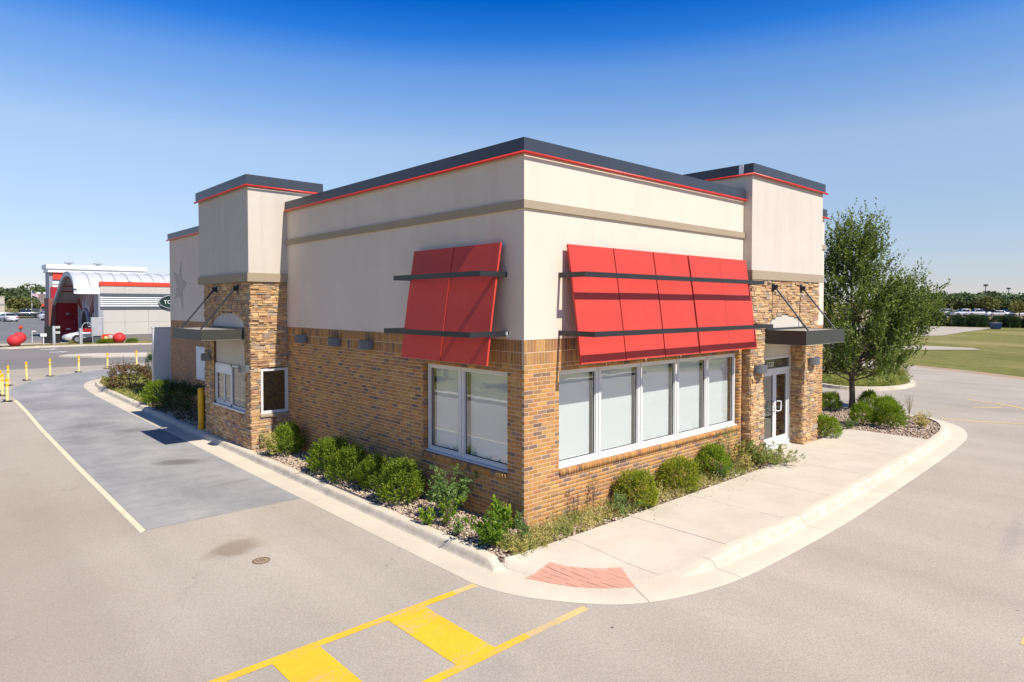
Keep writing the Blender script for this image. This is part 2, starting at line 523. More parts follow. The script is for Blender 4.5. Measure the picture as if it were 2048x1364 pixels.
class MB:
    """collects shapes in world (or local) coordinates and links them as ONE mesh object"""

    def __init__(s):
        s.v, s.f, s.sm = [], [], []

    def add(s, V, F, sm=False):
        o = len(s.v)
        s.v += [tuple(p) for p in V]
        s.f += [tuple(i + o for i in f) for f in F]
        s.sm += [sm] * len(F)
        return s

    def box(s, x0, x1, y0, y1, z0, z1):
        V = [(x, y, z) for z in (z0, z1) for y in (y0, y1) for x in (x0, x1)]
        return s.add(V, [(0, 2, 3, 1), (4, 5, 7, 6), (0, 1, 5, 4), (2, 6, 7, 3), (0, 4, 6, 2), (1, 3, 7, 5)])

    def bevel_box(s, x0, x1, y0, y1, z0, z1, b=.01):
        bm = bmesh.new()
        bmesh.ops.create_cube(bm, size=1)
        for v in bm.verts:
            v.co = ((x0 + x1) / 2 + v.co.x * (x1 - x0), (y0 + y1) / 2 + v.co.y * (y1 - y0), (z0 + z1) / 2 + v.co.z * (z1 - z0))
        bmesh.ops.bevel(bm, geom=bm.edges[:], offset=b, segments=2, profile=.6, affect='EDGES')
        bm.verts.index_update()
        V = [v.co[:] for v in bm.verts]
        F = [[v.index for v in f.verts] for f in bm.faces]
        bm.free()
        return s.add(V, F)

    def prism(s, pts, z0, z1, axis='z'):
        """closed polygon pts (a,b) extruded along axis"""
        n_ = len(pts)
        mk = {'z': lambda a, b, c: (a, b, c), 'x': lambda a, b, c: (c, a, b), 'y': lambda a, b, c: (a, c, b)}[axis]
        V = [mk(a, b, z0) for a, b in pts] + [mk(a, b, z1) for a, b in pts]
        F = [tuple(range(n_))[::-1], tuple(range(n_, 2 * n_))] + [(i, (i + 1) % n_, n_ + (i + 1) % n_, n_ + i) for i in range(n_)]
        return s.add(V, F)

    def tube(s, pts, r, n_=10, caps=True, sm=True):
        pts = [Vector(p) for p in pts]
        rr = r if isinstance(r, (list, tuple)) else [r] * len(pts)
        V, F = [], []
        up = None
        for i, p in enumerate(pts):
            d = (pts[min(i + 1, len(pts) - 1)] - pts[max(i - 1, 0)]).normalized()
            if up is None:
                up = d.orthogonal().normalized()
            a = (up - d * up.dot(d)).normalized()
            b = d.cross(a)
            up = a
            for k_ in range(n_):
                t = 2 * math.pi * k_ / n_
                V.append(p + (a * math.cos(t) + b * math.sin(t)) * rr[i])
        for i in range(len(pts) - 1):
            for k_ in range(n_):
                F.append((i * n_ + k_, i * n_ + (k_ + 1) % n_, (i + 1) * n_ + (k_ + 1) % n_, (i + 1) * n_ + k_))
        s.add(V, F, sm)
        if caps:
            s.add(V[:n_], [tuple(range(n_))[::-1]])
            s.add(V[-n_:], [tuple(range(n_))])
        return s

    def sphere(s, c, r, nu=24, nv=14, squash=1.0, flat=None):
        V, F = [], []
        for j in range(nv + 1):
            ph = math.pi * j / nv
            for i in range(nu):
                th = 2 * math.pi * i / nu
                z = r * math.cos(ph) * squash
                if flat is not None:
                    z = max(z, flat)
                V.append((c[0] + r * math.sin(ph) * math.cos(th), c[1] + r * math.sin(ph) * math.sin(th), c[2] + z))
        for j in range(nv):
            for i in range(nu):
                a, b = j * nu + i, j * nu + (i + 1) % nu
                F.append((a, a + nu, b + nu, b))
        return s.add(V, F, True)

    def mesh(s, name, off=(0, 0, 0)):
        me = bpy.data.meshes.new(name)
        ox, oy, oz = off
        me.from_pydata([(x - ox, y - oy, z - oz) for x, y, z in s.v], [], s.f)
        me.polygons.foreach_set('use_smooth', s.sm)
        me.update()
        return me

    def build(s, name, mat, parent=None, kind=None, label=None):
        off = (0, 0, 0)
        if parent is not None:
            off = root_of(parent).location if root_of(parent).type == 'EMPTY' else (0, 0, 0)
        o = obj(name, s.mesh(name, off), mat, parent)
        if kind:
            o['kind'] = kind
        if label:
            o['label'] = label
        return o


def copy_tree(o, parent=None):
    c = o.copy()
    col.objects.link(c)
    if parent is not None:
        c.parent = parent
    for ch in list(o.children):
        copy_tree(ch, c)
    return c


def structure(name, mb, mat):
    return mb.build(name, mat, None, 'structure')


def sheet(pts, z):
    mb = MB()
    mb.add([(x, y, z) for x, y in pts], [tuple(range(len(pts)))])
    return mb


def smooth_path(pts, step=.25):
    """Catmull-Rom through pts"""
    out = []
    P = [Vector((*p, 0)) for p in pts]
    P = [2 * P[0] - P[1]] + P + [2 * P[-1] - P[-2]]
    for i in range(1, len(P) - 2):
        n_ = max(2, int((P[i + 1] - P[i]).length / step))
        for k_ in range(n_):
            t = k_ / n_
            a, b, c, d = P[i - 1], P[i], P[i + 1], P[i + 2]
            q = .5 * ((2 * b) + (-a + c) * t + (2 * a - 5 * b + 4 * c - d) * t * t + (-a + 3 * b - 3 * c + d) * t ** 3)
            out.append((q.x, q.y))
    out.append((P[-2].x, P[-2].y))
    return out


def offset_path(path, d):
    """shift a path to its left by d"""
    out = []
    for i, p in enumerate(path):
        a, b = path[max(i - 1, 0)], path[min(i + 1, len(path) - 1)]
        t = Vector((b[0] - a[0], b[1] - a[1])).normalized()
        out.append((p[0] - t.y * d, p[1] + t.x * d))
    return out

# ================================================================== THE SETTING
XS = [-900, -500, -250, -120, -60, -20, 20, 60, 100, 128, 160, 200, 260, 400, 700, 1200]
YS = [-900, -400, -200, -100, -40, 0, 40, 80, 110, 140, 170, 200, 260, 400, 700, 1200]


def terrain_z(x, y):
    return hground(min(x, 230), min(y, 230))


mb = MB()
mb.add([(x, y, terrain_z(x, y) - .03) for y in YS for x in XS],
       [(j * len(XS) + i, j * len(XS) + i + 1, (j + 1) * len(XS) + i + 1, (j + 1) * len(XS) + i) for j in range(len(YS) - 1) for i in range(len(XS) - 1)])
structure('ground', mb, M['grass'])

ASPH_EDGE = [(-8.7, -13.6), (23, -13.6), (26.5, -11.5), (29, -8), (33.8, -.84), (35.84, 1.87), (37.6, 5.0), (39.9, 7.6), (41.8, 10.3), (47, 18), (54, 32), (56, 40)]
structure('asphalt_lot', sheet(ASPH_EDGE + [(-8.7, 40)], G), M['asphalt'])
GR_EDGE = [(-8.7, -13.9), (23.5, -14.0), (28, -12), (30.6, -8.5), (35.6, -.55), (37.48, 2.2), (39.1, 5.4), (41.3, 8.06), (43.2, 10.8), (48.5, 18), (55.5, 32), (57.5, 40)]
structure('dirt_verge', sheet(GR_EDGE + [(x - .3, y) for x, y in ASPH_EDGE[::-1]], G - .012), M['dirt'])
M['road'] = surf('service_road_asphalt', (.22, .20, .178), .9, .14, .12, .10, 12)
M['lot'] = surf('far_lot_asphalt', (.17, .168, .168), .9, .14, .10, .10, 8)
structure('service_road', sheet([(-40, 40), (70, 40), (70, 78), (-40, 78)], G + .001), M['road'])
mb = MB()
mb.add([(-60, 78, G), (90, 78, G), (-60, 80, G), (90, 80, G), (-60, 152, hground(0, 152)), (90, 152, hground(0, 152))], [(0, 1, 3, 2), (2, 3, 5, 4)])
structure('far_parking_lot', mb, M['lot'])
# pale concrete pads in the field
structure('concrete_pad', sheet([(72, 34), (76.4, 22.9), (81.5, 18.23), (86.15, 15.7), (100.5, 16.6), (122.8, 17.5), (126.5, 30.4), (122.3, 39.6), (110, 60), (80, 55)], G + .006), M['lightlot'])
structure('concrete_path', sheet([(46, 22), (51.1, 13.7), (54.1, 10.4), (58.8, 6.1), (61.2, 7.3), (61.8, 12.6), (59.3, 16.7), (56, 24)], G + .006), M['lightlot'])
mb = MB()
mb.add([(140, -40, hground(140, 0) + .01), (230, -40, hground(230, 0) + .01), (140, 120, hground(140, 0) + .01), (230, 120, hground(230, 0) + .01)], [(0, 1, 3, 2)])
structure('distant_car_park', mb, M['dirt'])

# ---- kerb and gutter round the restaurant: the gutter's outer edge, travelled with the building on its left
GUT = [(9, 33.9), (4.5, 33.3), (2.2, 32.6), (.6, 31.7), (-.35, 30.8), (-.9, 29.7), (-1.25, 28.2), (-1.42, 26.6), (-1.52, 24), (-1.55, 20), (-1.57, 16), (-1.58, 12), (-1.60, 8), (-1.61, 4.5),
       (-1.62, 1.5), (-1.62, -.2), (-1.60, -.8), (-1.38, -1.48), (-.85, -2.24), (-.34, -2.64), (.39, -2.92), (1.36, -3.09), (3, -3.15), (4.8, -3.16), (7.5, -3.08), (10.1, -2.98),
       (13.2, -2.82), (15.1, -2.6), (16.5, -2.12), (17.45, -1.35), (17.95, -.3), (18.05, 1.2), (18.05, 4), (18.05, 12)]
GPATH = smooth_path(GUT, .12)


def kerb_h(p):
    x, y = p
    if x < -.3 and y > -1.2:
        t = (y + .78) / .42
    elif x > -.4 and y < -1.5:
        t = (x - .25) / 1.7
    else:
        t = 0
    t = min(1, max(0, t))
    return t * t * (3 - 2 * t)


PROF = [(0, .003), (.03, .012), (.36, .008), (.41, .012), (.435, .024), (.455, .075), (.475, .122), (.50, .143), (.535, .15), (.65, .15)]
OFFS = [offset_path(GPATH, d) for d, _ in PROF]
kerb = bpy.data.objects.new('kerb', None)
col.objects.link(kerb)
tag(kerb, kind='structure')
NP = len(GPATH)
cum = [0]
for i in range(1, NP):
    cum.append(cum[-1] + math.hypot(GPATH[i][0] - GPATH[i - 1][0], GPATH[i][1] - GPATH[i - 1][1]))


def nearest(px, py):
    return min(range(NP), key=lambda i: (GPATH[i][0] - px) ** 2 + (GPATH[i][1] - py) ** 2)


cuts = [0] + [nearest(*p) for p in ((2.2, 32.6), (-1.4, 26.6), (-1.55, 22.5), (-1.55, 18.2), (-1.58, 14), (-1.6, 10), (-1.6, 6.9), (-1.61, 4.2), (-1.62, 1.35), (-1.62, -.62),
                               (-.34, -2.64), (1.25, -3.07), (4.05, -3.16), (7.1, -3.1), (10.1, -3), (13.2, -2.8), (16.3, -2.2), (18.0, .2), (18.05, 5))] + [NP - 1]
cuts = sorted(set(cuts))
for a, b in zip(cuts[:-1], cuts[1:]):
    V, F = [], []
    idx = list(range(a, b + 1))
    for n_i, i in enumerate(idx):
        h = kerb_h(GPATH[i])
        tx = Vector((GPATH[min(i + 1, NP - 1)][0] - GPATH[max(i - 1, 0)][0], GPATH[min(i + 1, NP - 1)][1] - GPATH[max(i - 1, 0)][1])).normalized()
        sh = .005 if n_i == 0 else (-.005 if n_i == len(idx) - 1 else 0)
        for k_, (d, z) in enumerate(PROF):
            p = OFFS[k_][i]
            zz = G + (z if k_ < 3 else (z * h + .010 * (1 - h)))
            V.append((p[0] + tx.x * sh, p[1] + tx.y * sh, zz))
    nk = len(PROF)
    for i in range(len(idx) - 1):
        for k_ in range(nk - 1):
            F.append((i * nk + k_, (i + 1) * nk + k_, (i + 1) * nk + k_ + 1, i * nk + k_ + 1))
    m_ = MB()
    m_.add(V, F, True)
    bk = [V[i * nk + nk - 1] for i in range(len(idx))]
    m_.add(bk + [(x, y, G - .06) for x, y, z in bk], [(i, i + 1, len(bk) + i + 1, len(bk) + i) for i in range(len(bk) - 1)])
    for e0 in (0, (len(idx) - 1) * nk):
        ring = V[e0:e0 + nk]
        m_.add(ring + [(ring[-1][0], ring[-1][1], G - .06), (ring[0][0], ring[0][1], G - .06)], [tuple(range(nk + 2))])
    m_.build('kerb_section', M['kerb'], kerb)

# ---- dark concrete drive-through lane laid against the gutter
lane_left = [(-4.30, 4.62), (-4.27, 10.2), (-4.20, 16.7), (-4.10, 21), (-4.06, 24.4), (-4.12, 26.5), (-4.0, 28.1), (-3.71, 29.7), (-3.07, 31.5), (-1.8, 34.0), (-.25, 35.7), (1.37, 36.6), (3.06, 37.3), (9, 38.6)]
gl = [GPATH[i] for i in range(0, nearest(-1.61, 4.62), 6)] + [(-1.60, 4.60)]
structure('drive_lane', sheet(lane_left + [(p[0] + .05, p[1]) for p in gl], G + .003), M['patch'])
structure('lane_line', sheet([(-4.41, 4.5), (-4.31, 4.62), (-4.28, 10.2), (-4.21, 16.7), (-4.11, 21), (-4.07, 24.6), (-4.19, 24.8), (-4.22, 21), (-4.32, 16.7), (-4.39, 10.2)], G + .006), M['cream_line'])

# ---- painted crossing
mb = MB()


def flat(x0, x1, y0, y1, z=G + .004):
    mb.add([(x0, y0, z), (x1, y0, z), (x1, y1, z), (x0, y1, z)], [(0, 1, 2, 3)])


flat(-7.6, -1.98, -.815, -.695)
flat(-7.6, -2.04, -2.255, -2.135)
for x0 in (-3.02, -4.42, -5.82, -7.22):
    flat(x0, x0 + .53, -2.135, -.815)
structure('crossing_marking', mb, M['yellow'])
mb = MB()
flat(-1.98, -1.62, -.81, -.70)
flat(-2.04, -1.04, -2.25, -2.14)
structure('crossing_marking_worn', mb, M['yellow_old'])
mb = MB()
for pts in (((17.95, -1.22), (18.25, -2.26), (18.8, -3.5), (19.9, -6), (19.78, -6.05), (18.66, -3.55), (18.1, -2.3), (17.8, -1.28)), ((23.8, -.72), (23.45, -1.68), (22.7, -2.65), (21.2, -4.2), (21.05, -4.1), (22.5, -2.6), (23.28, -1.62), (23.62, -.68)),
            ((21.5, -1.30), (22.3, -2.03), (22.2, -2.15), (21.4, -1.42)), ((1.75, -6.2), (2.4, -6.2), (2.4, -6.02), (1.85, -6.02))):
    mb.add([(x, y, G + .004) for x, y in pts], [tuple(range(len(pts)))])
structure('lane_marking', mb, M['yellow_old'])
mb = MB()
for cx, cy_ in ((1.45, 59.7), (1.5, 55.4)):
    mb.add([(x + cx, y + cy_, G + .006) for x, y in ((-.55, -.25), (.2, -.25), (.2, -.6), (.8, 0), (.2, .6), (.2, .25), (-.55, .25))], [(0, 1, 5, 6), (2, 3, 4)])
structure('road_arrow', mb, M['white_line'])

# ---- pavement: each slab its own piece
pave = bpy.data.objects.new('sidewalk', None)
col.objects.link(pave)
tag(pave, kind='structure')
BACK = offset_path(GPATH, .655)


def back_y(x):
    c = [(abs(p[0] - x), p) for p, g in zip(BACK, GPATH) if g[1] < -2.3 or g[0] > 0]
    c = [q for q in c if q[1][1] < -1.2]
    return min(c)[1]


def slab(name, inner, outer, oz, nv=8):
    """loft from the inner edge (z 0) to the outer edge (z oz per point)"""
    n_ = len(inner)
    V, F = [], []
    for j in range(nv + 1):
        t = j / nv
        for i in range(n_):
            z = oz[i] * (t * t * (3 - 2 * t)) ** .9
            V.append((inner[i][0] * (1 - t) + outer[i][0] * t, inner[i][1] * (1 - t) + outer[i][1] * t, z))
    for j in range(nv):
        for i in range(n_ - 1):
            F.append((j * n_ + i, (j + 1) * n_ + i, (j + 1) * n_ + i + 1, j * n_ + i + 1))
    top = len(V)
    V += [(x, y, z - .10) for x, y, z in V]
    ring = list(range(n_)) + [j * n_ + n_ - 1 for j in range(1, nv + 1)] + [nv * n_ + i for i in range(n_ - 2, -1, -1)] + [j * n_ for j in range(nv - 1, 0, -1)]
    F += [(ring[i], ring[(i + 1) % len(ring)], ring[(i + 1) % len(ring)] + top, ring[i] + top) for i in range(len(ring))]
    m_ = MB()
    m_.add(V, F)
    o = m_.build(name, M['slab'], pave)
    o.data.update()
    return o


def resample(pts, n_):
    L = [0]
    for a, b in zip(pts[:-1], pts[1:]):
        L.append(L[-1] + math.hypot(b[0] - a[0], b[1] - a[1]))
    out = []
    for i in range(n_):
        s_ = L[-1] * i / (n_ - 1)
        k_ = max(j for j in range(len(L) - 1) if L[j] <= s_ + 1e-9)
        t = (s_ - L[k_]) / max(1e-9, L[k_ + 1] - L[k_])
        out.append((pts[k_][0] * (1 - t) + pts[k_ + 1][0] * t, pts[k_][1] * (1 - t) + pts[k_ + 1][1] * t))
    return out


ia, ib, ic = nearest(-1.62, -.55), nearest(.30, -2.9), nearest(1.84, -3.12)
RAMP_OUT = [BACK[i] for i in range(ia, ib + 1)]
NS = 25
ro = resample(RAMP_OUT, NS)
ri = resample([(-.955, -.60), (-.55, -.63), (.28, -.66)], NS)


def out_z(p):
    i = min(range(NP), key=lambda i_: (BACK[i_][0] - p[0]) ** 2 + (BACK[i_][1] - p[1]) ** 2)
    return (G + .010) * (1 - kerb_h(GPATH[i]))


slab('paving_slab', ri, ro, [out_z(p) for p in ro], 10)
ro2 = resample([BACK[i] for i in range(ib, ic + 1)], 12)
ro2 = [(p[0] + .008, p[1]) for p in ro2]
slab('paving_slab', resample([(.288, -.66), (1.84, -.68)], 12), ro2, [out_z(p) for p in ro2], 8)
JX = [1.85, 3.68, 5.60, 7.75, 10.1, 12.93]
for a, b in zip(JX[:-1], JX[1:]):
    pa, pb = back_y(a), back_y(b)
    inn = [(a + .004, -.66), (b - .004, -.66)]
    if b < 6:
        inn = [(a + .004, -.66), (b - .004, -.66)]
    ii = [i for i in range(NP) if a + .02 < BACK[i][0] < b - .02 and BACK[i][1] < -1.2]
    outp = resample([(a + .004, pa[1])] + [BACK[i] for i in ii[::4]] + [(b - .004, pb[1])], 9)
    slab('paving_slab', resample(inn, 9), outp, [0] * 9, 3)
slab('paving_slab', [(7.0, .16), (9.75, .16)], [(7.0, -.652), (9.75, -.652)], [0, 0], 2)
slab('paving_slab', [(9.758, -.17), (10.9, -.22), (12.93, -.12)], [(9.758, -.652), (10.9, -.652), (12.93, -.652)], [0, 0, 0], 2)

# ---- terracotta warning pavers in the ramp
tact = thing('tactile_paving', 'red terracotta dimpled brick strip set in the corner kerb ramp', 'paving', (-.4, -1.6, -.08))
CC = (.62, -.55)      # the ramp's arcs turn about this point


def ramp_z(x, y):
    # height of the corner slab under a point, by its place between inner and outer edge
    def seg(i):
        ax, ay, bx_, by = *ri[i], *ro[i]
        L2 = (bx_ - ax) ** 2 + (by - ay) ** 2
        t_ = min(1, max(0, ((x - ax) * (bx_ - ax) + (y - ay) * (by - ay)) / L2))
        return math.hypot(ax + (bx_ - ax) * t_ - x, ay + (by - ay) * t_ - y), t_
    best = min(range(NS), key=lambda i: seg(i)[0])
    t = seg(best)[1]
    return out_z(ro[best]) * (t * t * (3 - 2 * t)) ** .9


def clip(poly, a, b):
    """keep the part of poly to the left of the line a->b"""
    out = []
    sd = lambda p: (b[0] - a[0]) * (p[1] - a[1]) - (b[1] - a[1]) * (p[0] - a[0])
    for i in range(len(poly)):
        p, q = poly[i], poly[(i + 1) % len(poly)]
        sp_, sq = sd(p), sd(q)
        if sp_ >= 0:
            out.append(p)
        if sp_ * sq < 0:
            t = sp_ / (sp_ - sq)
            out.append((p[0] + (q[0] - p[0]) * t, p[1] + (q[1] - p[1]) * t))
    return out


T_OUT = [(-1.0, -1.07), (-.86, -1.42), (-.71, -1.72), (-.5, -1.97), (-.30, -2.15), (-.13, -2.27)]
T_IN = [(-.48, -1.04), (-.36, -1.28), (-.18, -1.50), (.0, -1.65), (.22, -1.77)]
ang = math.atan2(-.49, .08)
ca, sa = math.cos(ang), math.sin(ang)
for a in range(-14, 15):
    for b in range(-14, 15):
        off = .1 if b % 2 else 0
        lx, ly = a * .203 + off, b * .102
        poly = []
        for px, py in ((lx, ly), (lx + .198, ly), (lx + .198, ly + .097), (lx, ly + .097)):
            poly.append((-.4 + px * ca - py * sa, -1.6 + px * sa + py * ca))
        for p, q in zip(T_OUT[:-1], T_OUT[1:]):
            poly = clip(poly, p, q)
            if len(poly) < 3:
                break
        if len(poly) >= 3:
            poly = clip(poly, (-.13, -2.27), (.22, -1.77))
        if len(poly) >= 3:
            poly = clip(poly, (-.48, -1.04), (-1.0, -1.07))
        if len(poly) >= 3:
            cx = sum(p[0] for p in poly) / len(poly)
            cy_ = sum(p[1] for p in poly) / len(poly)
            k_ = min(range(len(T_IN) - 1), key=lambda i: math.hypot((T_IN[i][0] + T_IN[i + 1][0]) / 2 - cx, (T_IN[i][1] + T_IN[i + 1][1]) / 2 - cy_))
            poly = clip(poly, T_IN[k_ + 1], T_IN[k_])
        if len(poly) < 3:
            continue
        ar = abs(sum(poly[i][0] * poly[(i + 1) % len(poly)][1] - poly[(i + 1) % len(poly)][0] * poly[i][1] for i in range(len(poly)))) / 2
        if ar < .0008:
            continue
        m_ = MB()
        dz = random.uniform(.004, .010)
        n_ = len(poly)
        V = [(x, y, ramp_z(x, y) - .03) for x, y in poly] + [(x, y, ramp_z(x, y) + dz) for x, y in poly]
        m_.add(V, [tuple(range(n_, 2 * n_))] + [(i, (i + 1) % n_, n_ + (i + 1) % n_, n_ + i) for i in range(n_)])
        for dx in (.03, .08, .125, .172):
            for dy in (.028, .072):
                x = -.4 + (lx + dx) * ca - (ly + dy) * sa
                y = -1.6 + (lx + dx) * sa + (ly + dy) * ca
                ok = all((poly[(i + 1) % n_][0] - poly[i][0]) * (y - poly[i][1]) - (poly[(i + 1) % n_][1] - poly[i][1]) * (x - poly[i][0]) > .002 for i in range(n_))
                if ok:
                    z = ramp_z(x, y) + dz
                    m_.add([(x - .011, y - .011, z), (x + .011, y - .011, z), (x + .011, y + .011, z), (x - .011, y + .011, z), (x, y, z + .006)], [(0, 1, 4), (1, 2, 4), (2, 3, 4), (3, 0, 4)])
        m_.build('brick', M['tactile'], tact)

# ---- planting beds: soil, river rock
structure('planting_bed', sheet([(-1.0, -.6), (7.02, -.66), (7.02, .02), (.02, .02), (.02, 8.9), (-1.0, 8.9)], -.03), M['soil'])
structure('back_bed', sheet([(-1.0, 12.1), (.1, 12.1), (.1, 20.2), (-.98, 20.2)], -.03), M['soil'])
bed_back = [(p[0], p[1]) for p in BACK if p[1] > 20][::8]
structure('back_lawn', sheet([(9, 20.0), (9, 33.2)] + bed_back[1:] + [(-.98, 20.0)], -.025), M['grass'])
bed_r = [p for p in BACK if p[0] > 12.95][::6]
structure('side_bed', sheet([(10.6, .02), (10.6, -.24), (12.95, -.14), (12.95, -2.3)] + bed_r + [(17.4, 12), (11.3, 12), (11.3, .02)], -.06), M['soil'])


def inside(poly, x, y):
    c = False
    for i in range(len(poly)):
        a, b = poly[i], poly[i - 1]
        if (a[1] > y) != (b[1] > y) and x < (b[0] - a[0]) * (y - a[1]) / (b[1] - a[1]) + a[0]:
            c = not c
    return c


ICO_V = None


def rocks(name, poly, n_, smin, smax, z0, label, seed):
    global ICO_V, ICO_F
    if ICO_V is None:
        bm = bmesh.new()
        bmesh.ops.create_icosphere(bm, subdivisions=1, radius=1)
        ICO_V = np.array([v.co[:] for v in bm.verts])
        ICO_F = np.array([[v.index for v in f.verts] for f in bm.faces])
        bm.free()
    rng = np.random.default_rng(seed)
    xs, ys = [p[0] for p in poly], [p[1] for p in poly]
    P = []
    while len(P) < n_:
        x, y = rng.uniform(min(xs), max(xs)), rng.uniform(min(ys), max(ys))
        if inside(poly, x, y):
            P.append((x, y))
    P = np.array(P)
    nv = len(ICO_V)
    s = smin + (smax - smin) * rng.random(n_) ** 2.2
    sc = np.stack([s, s * rng.uniform(.6, 1, n_), s * rng.uniform(.45, .7, n_)], 1)
    V = ICO_V[None] * (1 + rng.uniform(-.16, .16, (n_, nv, 1))) * sc[:, None]
    a = rng.uniform(0, 6.28, n_)
    ca_, sa_ = np.cos(a)[:, None], np.sin(a)[:, None]
    X = V[..., 0] * ca_ - V[..., 1] * sa_ + P[:, :1]
    Y = V[..., 0] * sa_ + V[..., 1] * ca_ + P[:, 1:]
    Z = V[..., 2] + z0 + rng.uniform(-.01, .02, n_)[:, None]
    F = (ICO_F[None] + (np.arange(n_) * nv)[:, None, None]).reshape(-1, 3)
    v = np.repeat(rng.random(n_), nv)
    o = obj(name, np_mesh(name, np.stack([X, Y, Z], -1).reshape(-1, 3), F, v, smooth=True), M['rock'])
    return tag(o, label, 'gravel', kind='stuff')


rocks('river_rock', [(-.97, -.55), (.2, -.60), (.0, 0), (0, 8.7), (-.97, 8.7)], 6800, .013, .036, -.014, 'tan river rock mulch along the shaded brick wall', 1)
rocks('river_rock', [(.1, -.63), (6.9, -.63), (6.9, 0), (.1, 0)], 1800, .014, .04, -.014, 'tan river rock strip under the row of front windows', 2)
rocks('river_rock', [(-.97, 12.3), (-.02, 12.3), (-.02, 16.5), (-.97, 16.5)], 900, .02, .055, -.01, 'grey river rock in shade beside the drive window', 3)
rocks('river_rock', [(10.66, -.2), (12.9, -.12), (12.98, -2.1), (15.5, -1.9), (16.6, -1.3), (17.2, .2), (17.3, 3), (12, 3), (11.5, .02)], 7600, .016, .044, -.04, 'pale river rock bed around the tree beside the entrance', 4)

# ================================================================== THE RESTAURANT
rest = thing('restaurant_building', 'closed fast food restaurant of brick, ledge stone and cream stucco with black parapet', 'building')
ZB = 3.048
CH = ZB / 45            # brick course
HT, FB = 6.226, 6.022    # parapet top, underside
XE, YE = 11.45, 19.0     # far ends of the two fronts
YT0, YT1 = 8.77, 12.47   # drive-through tower
XT0, XT1, YF = 6.96, 10.82, -.21   # entrance tower


def wallbox(name, mat, *boxes):
    m_ = MB()
    for b in boxes:
        m_.box(*b)
    return m_.build(name, mat, rest)


# stucco upper storey, hollow ring so that rooms below stay rooms
wallbox('stucco_wall', M['stucco'], (-.006, XE, -.006, .30, ZB, FB + .05), (-.006, .30, .30, YE, ZB, FB + .05), (XE - .3, XE, .30, YE, ZB, FB + .05), (.30, XE - .3, YE - .3, YE, ZB, FB + .05))
wallbox('roof', M['membrane'], (.28, XE - .28, .28, YE - .28, 5.2, 5.4))
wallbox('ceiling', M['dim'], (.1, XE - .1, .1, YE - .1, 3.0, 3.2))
wallbox('floor', M['slab'], (.1, XE - .1, .12, YE - .1, -.05, .004))
# belt course
wallbox('trim_band', M['trim'], (-.045, XT0 - .0, -.045, -.004, 5.132, 5.262), (-.045, -.004, -.004, YT0 + .02, 5.132, 5.262))
wallbox('trim_band', M['trim'], (XT1 - .02, XE + .045, -.045, -.004, 5.132, 5.262))


def parapet(pts_out, z0, z1, name='parapet_cap', seams=()):
    """folded metal cap along straight runs: (x0,x1,y0,y1)"""
    for b in pts_out:
        m_ = MB()
        m_.box(*b, z0, z1)
        m_.build(name, M['cap'], rest)


T = .055
parapet([(-T, XE + T, -T, .32), (-T, .32, .323, YE + T), (XE - .32, XE + T, .323, YE + T)], FB, HT)


def rail(pts):
    m_ = MB()
    m_.tube(pts, .026, 10)
    m_.build('red_rail', M['redrail'], rest)


rail([(-.07, YT0 - .02, FB - .03), (-.07, -.07, FB - .03), (XT0 - .01, -.07, FB - .03)])
rail([(XT1 - .1, -.07, FB - .03), (XE + .13, -.07, FB - .03)])
rail([(-.07, YT1, FB - .03), (-.07, YE + .12, FB - .03)])

# ---- towers
wallbox('tower_stucco', M['stucco_grey'], (-.99, .91, YT0, YT1, 4.29, 6.60))
wallbox('tower_trim', M['trim'], (-1.03, .02, YT0 - .04, YT1 + .0, 4.185, 4.40))
parapet([(-1.05, .97, YT0 - .06, YT1 + .06)], 6.56, 6.80)
rail([(-1.06, YT1 + .12, 6.53), (-1.06, YT0 - .07, 6.53), (.90, YT0 - .07, 6.53)])
wallbox('tower_stucco', M['stucco_grey'], (XT0, XT1, YF, 2.2, 4.3, 6.62))
wallbox('tower_trim', M['trim'], (XT0 - .03, XT1 + .02, YF - .035, -.05, 4.195, 4.40))
parapet([(XT0 - .05, XT1 + .05, YF - .05, 1.62)], 6.595, 6.81)
wallbox('cap_flashing', M['white'], (XT0 - .062, XT0 - .045, -.02, .09, 6.60, 6.812))
rail([(XT0 - .06, 1.5, 6.57), (XT0 - .06, YF - .06, 6.57), (XT1 + .14, YF - .06, 6.57)])

# seams, screws and chips on the caps
for (x0, x1, y0, y1) in ((2.1, 2.106, -T - .003, -T), (4.25, 4.256, -T - .003, -T), (-T - .003, -T, 2.4, 2.408), (-T - .003, -T, 5.6, 5.608)):
    wallbox('cap_seam', M['lamp'], (x0, x1, y0, y1, FB, HT))

# ---- walls behind the brick (mortar), with the window openings left open
WR = (.81, 6.85, 11 * CH, 37 * CH)      # right front window: x0,x1,z0,z1
WL = (.395, 2.79, 11 * CH, 37 * CH)     # left front window: y0,y1
D = .0035
back_r = MB()
for b in ((D, WR[0], D, .30, -.1, ZB), (WR[1], XT0 + .3, D, .30, -.1, ZB), (WR[0], WR[1], D, .30, -.1, WR[2]), (WR[0], WR[1], D, .30, WR[3], ZB)):
    back_r.box(*b)
wall_r = back_r.build('brick_wall', M['mortar'], rest)
wall_e = wallbox('brick_wall', M['mortar'], (10.405, XE, D, .30, -.1, ZB))
back_l = MB()
for b in ((D, .30, .30, WL[0], -.1, ZB), (D, .30, WL[1], YT0 + .2, -.1, ZB), (D, .30, WL[0], WL[1], -.1, WL[2]), (D, .30, WL[0], WL[1], WL[3], ZB)):
    back_l.box(*b)
wall_l = back_l.build('brick_wall', M['mortar'], rest)


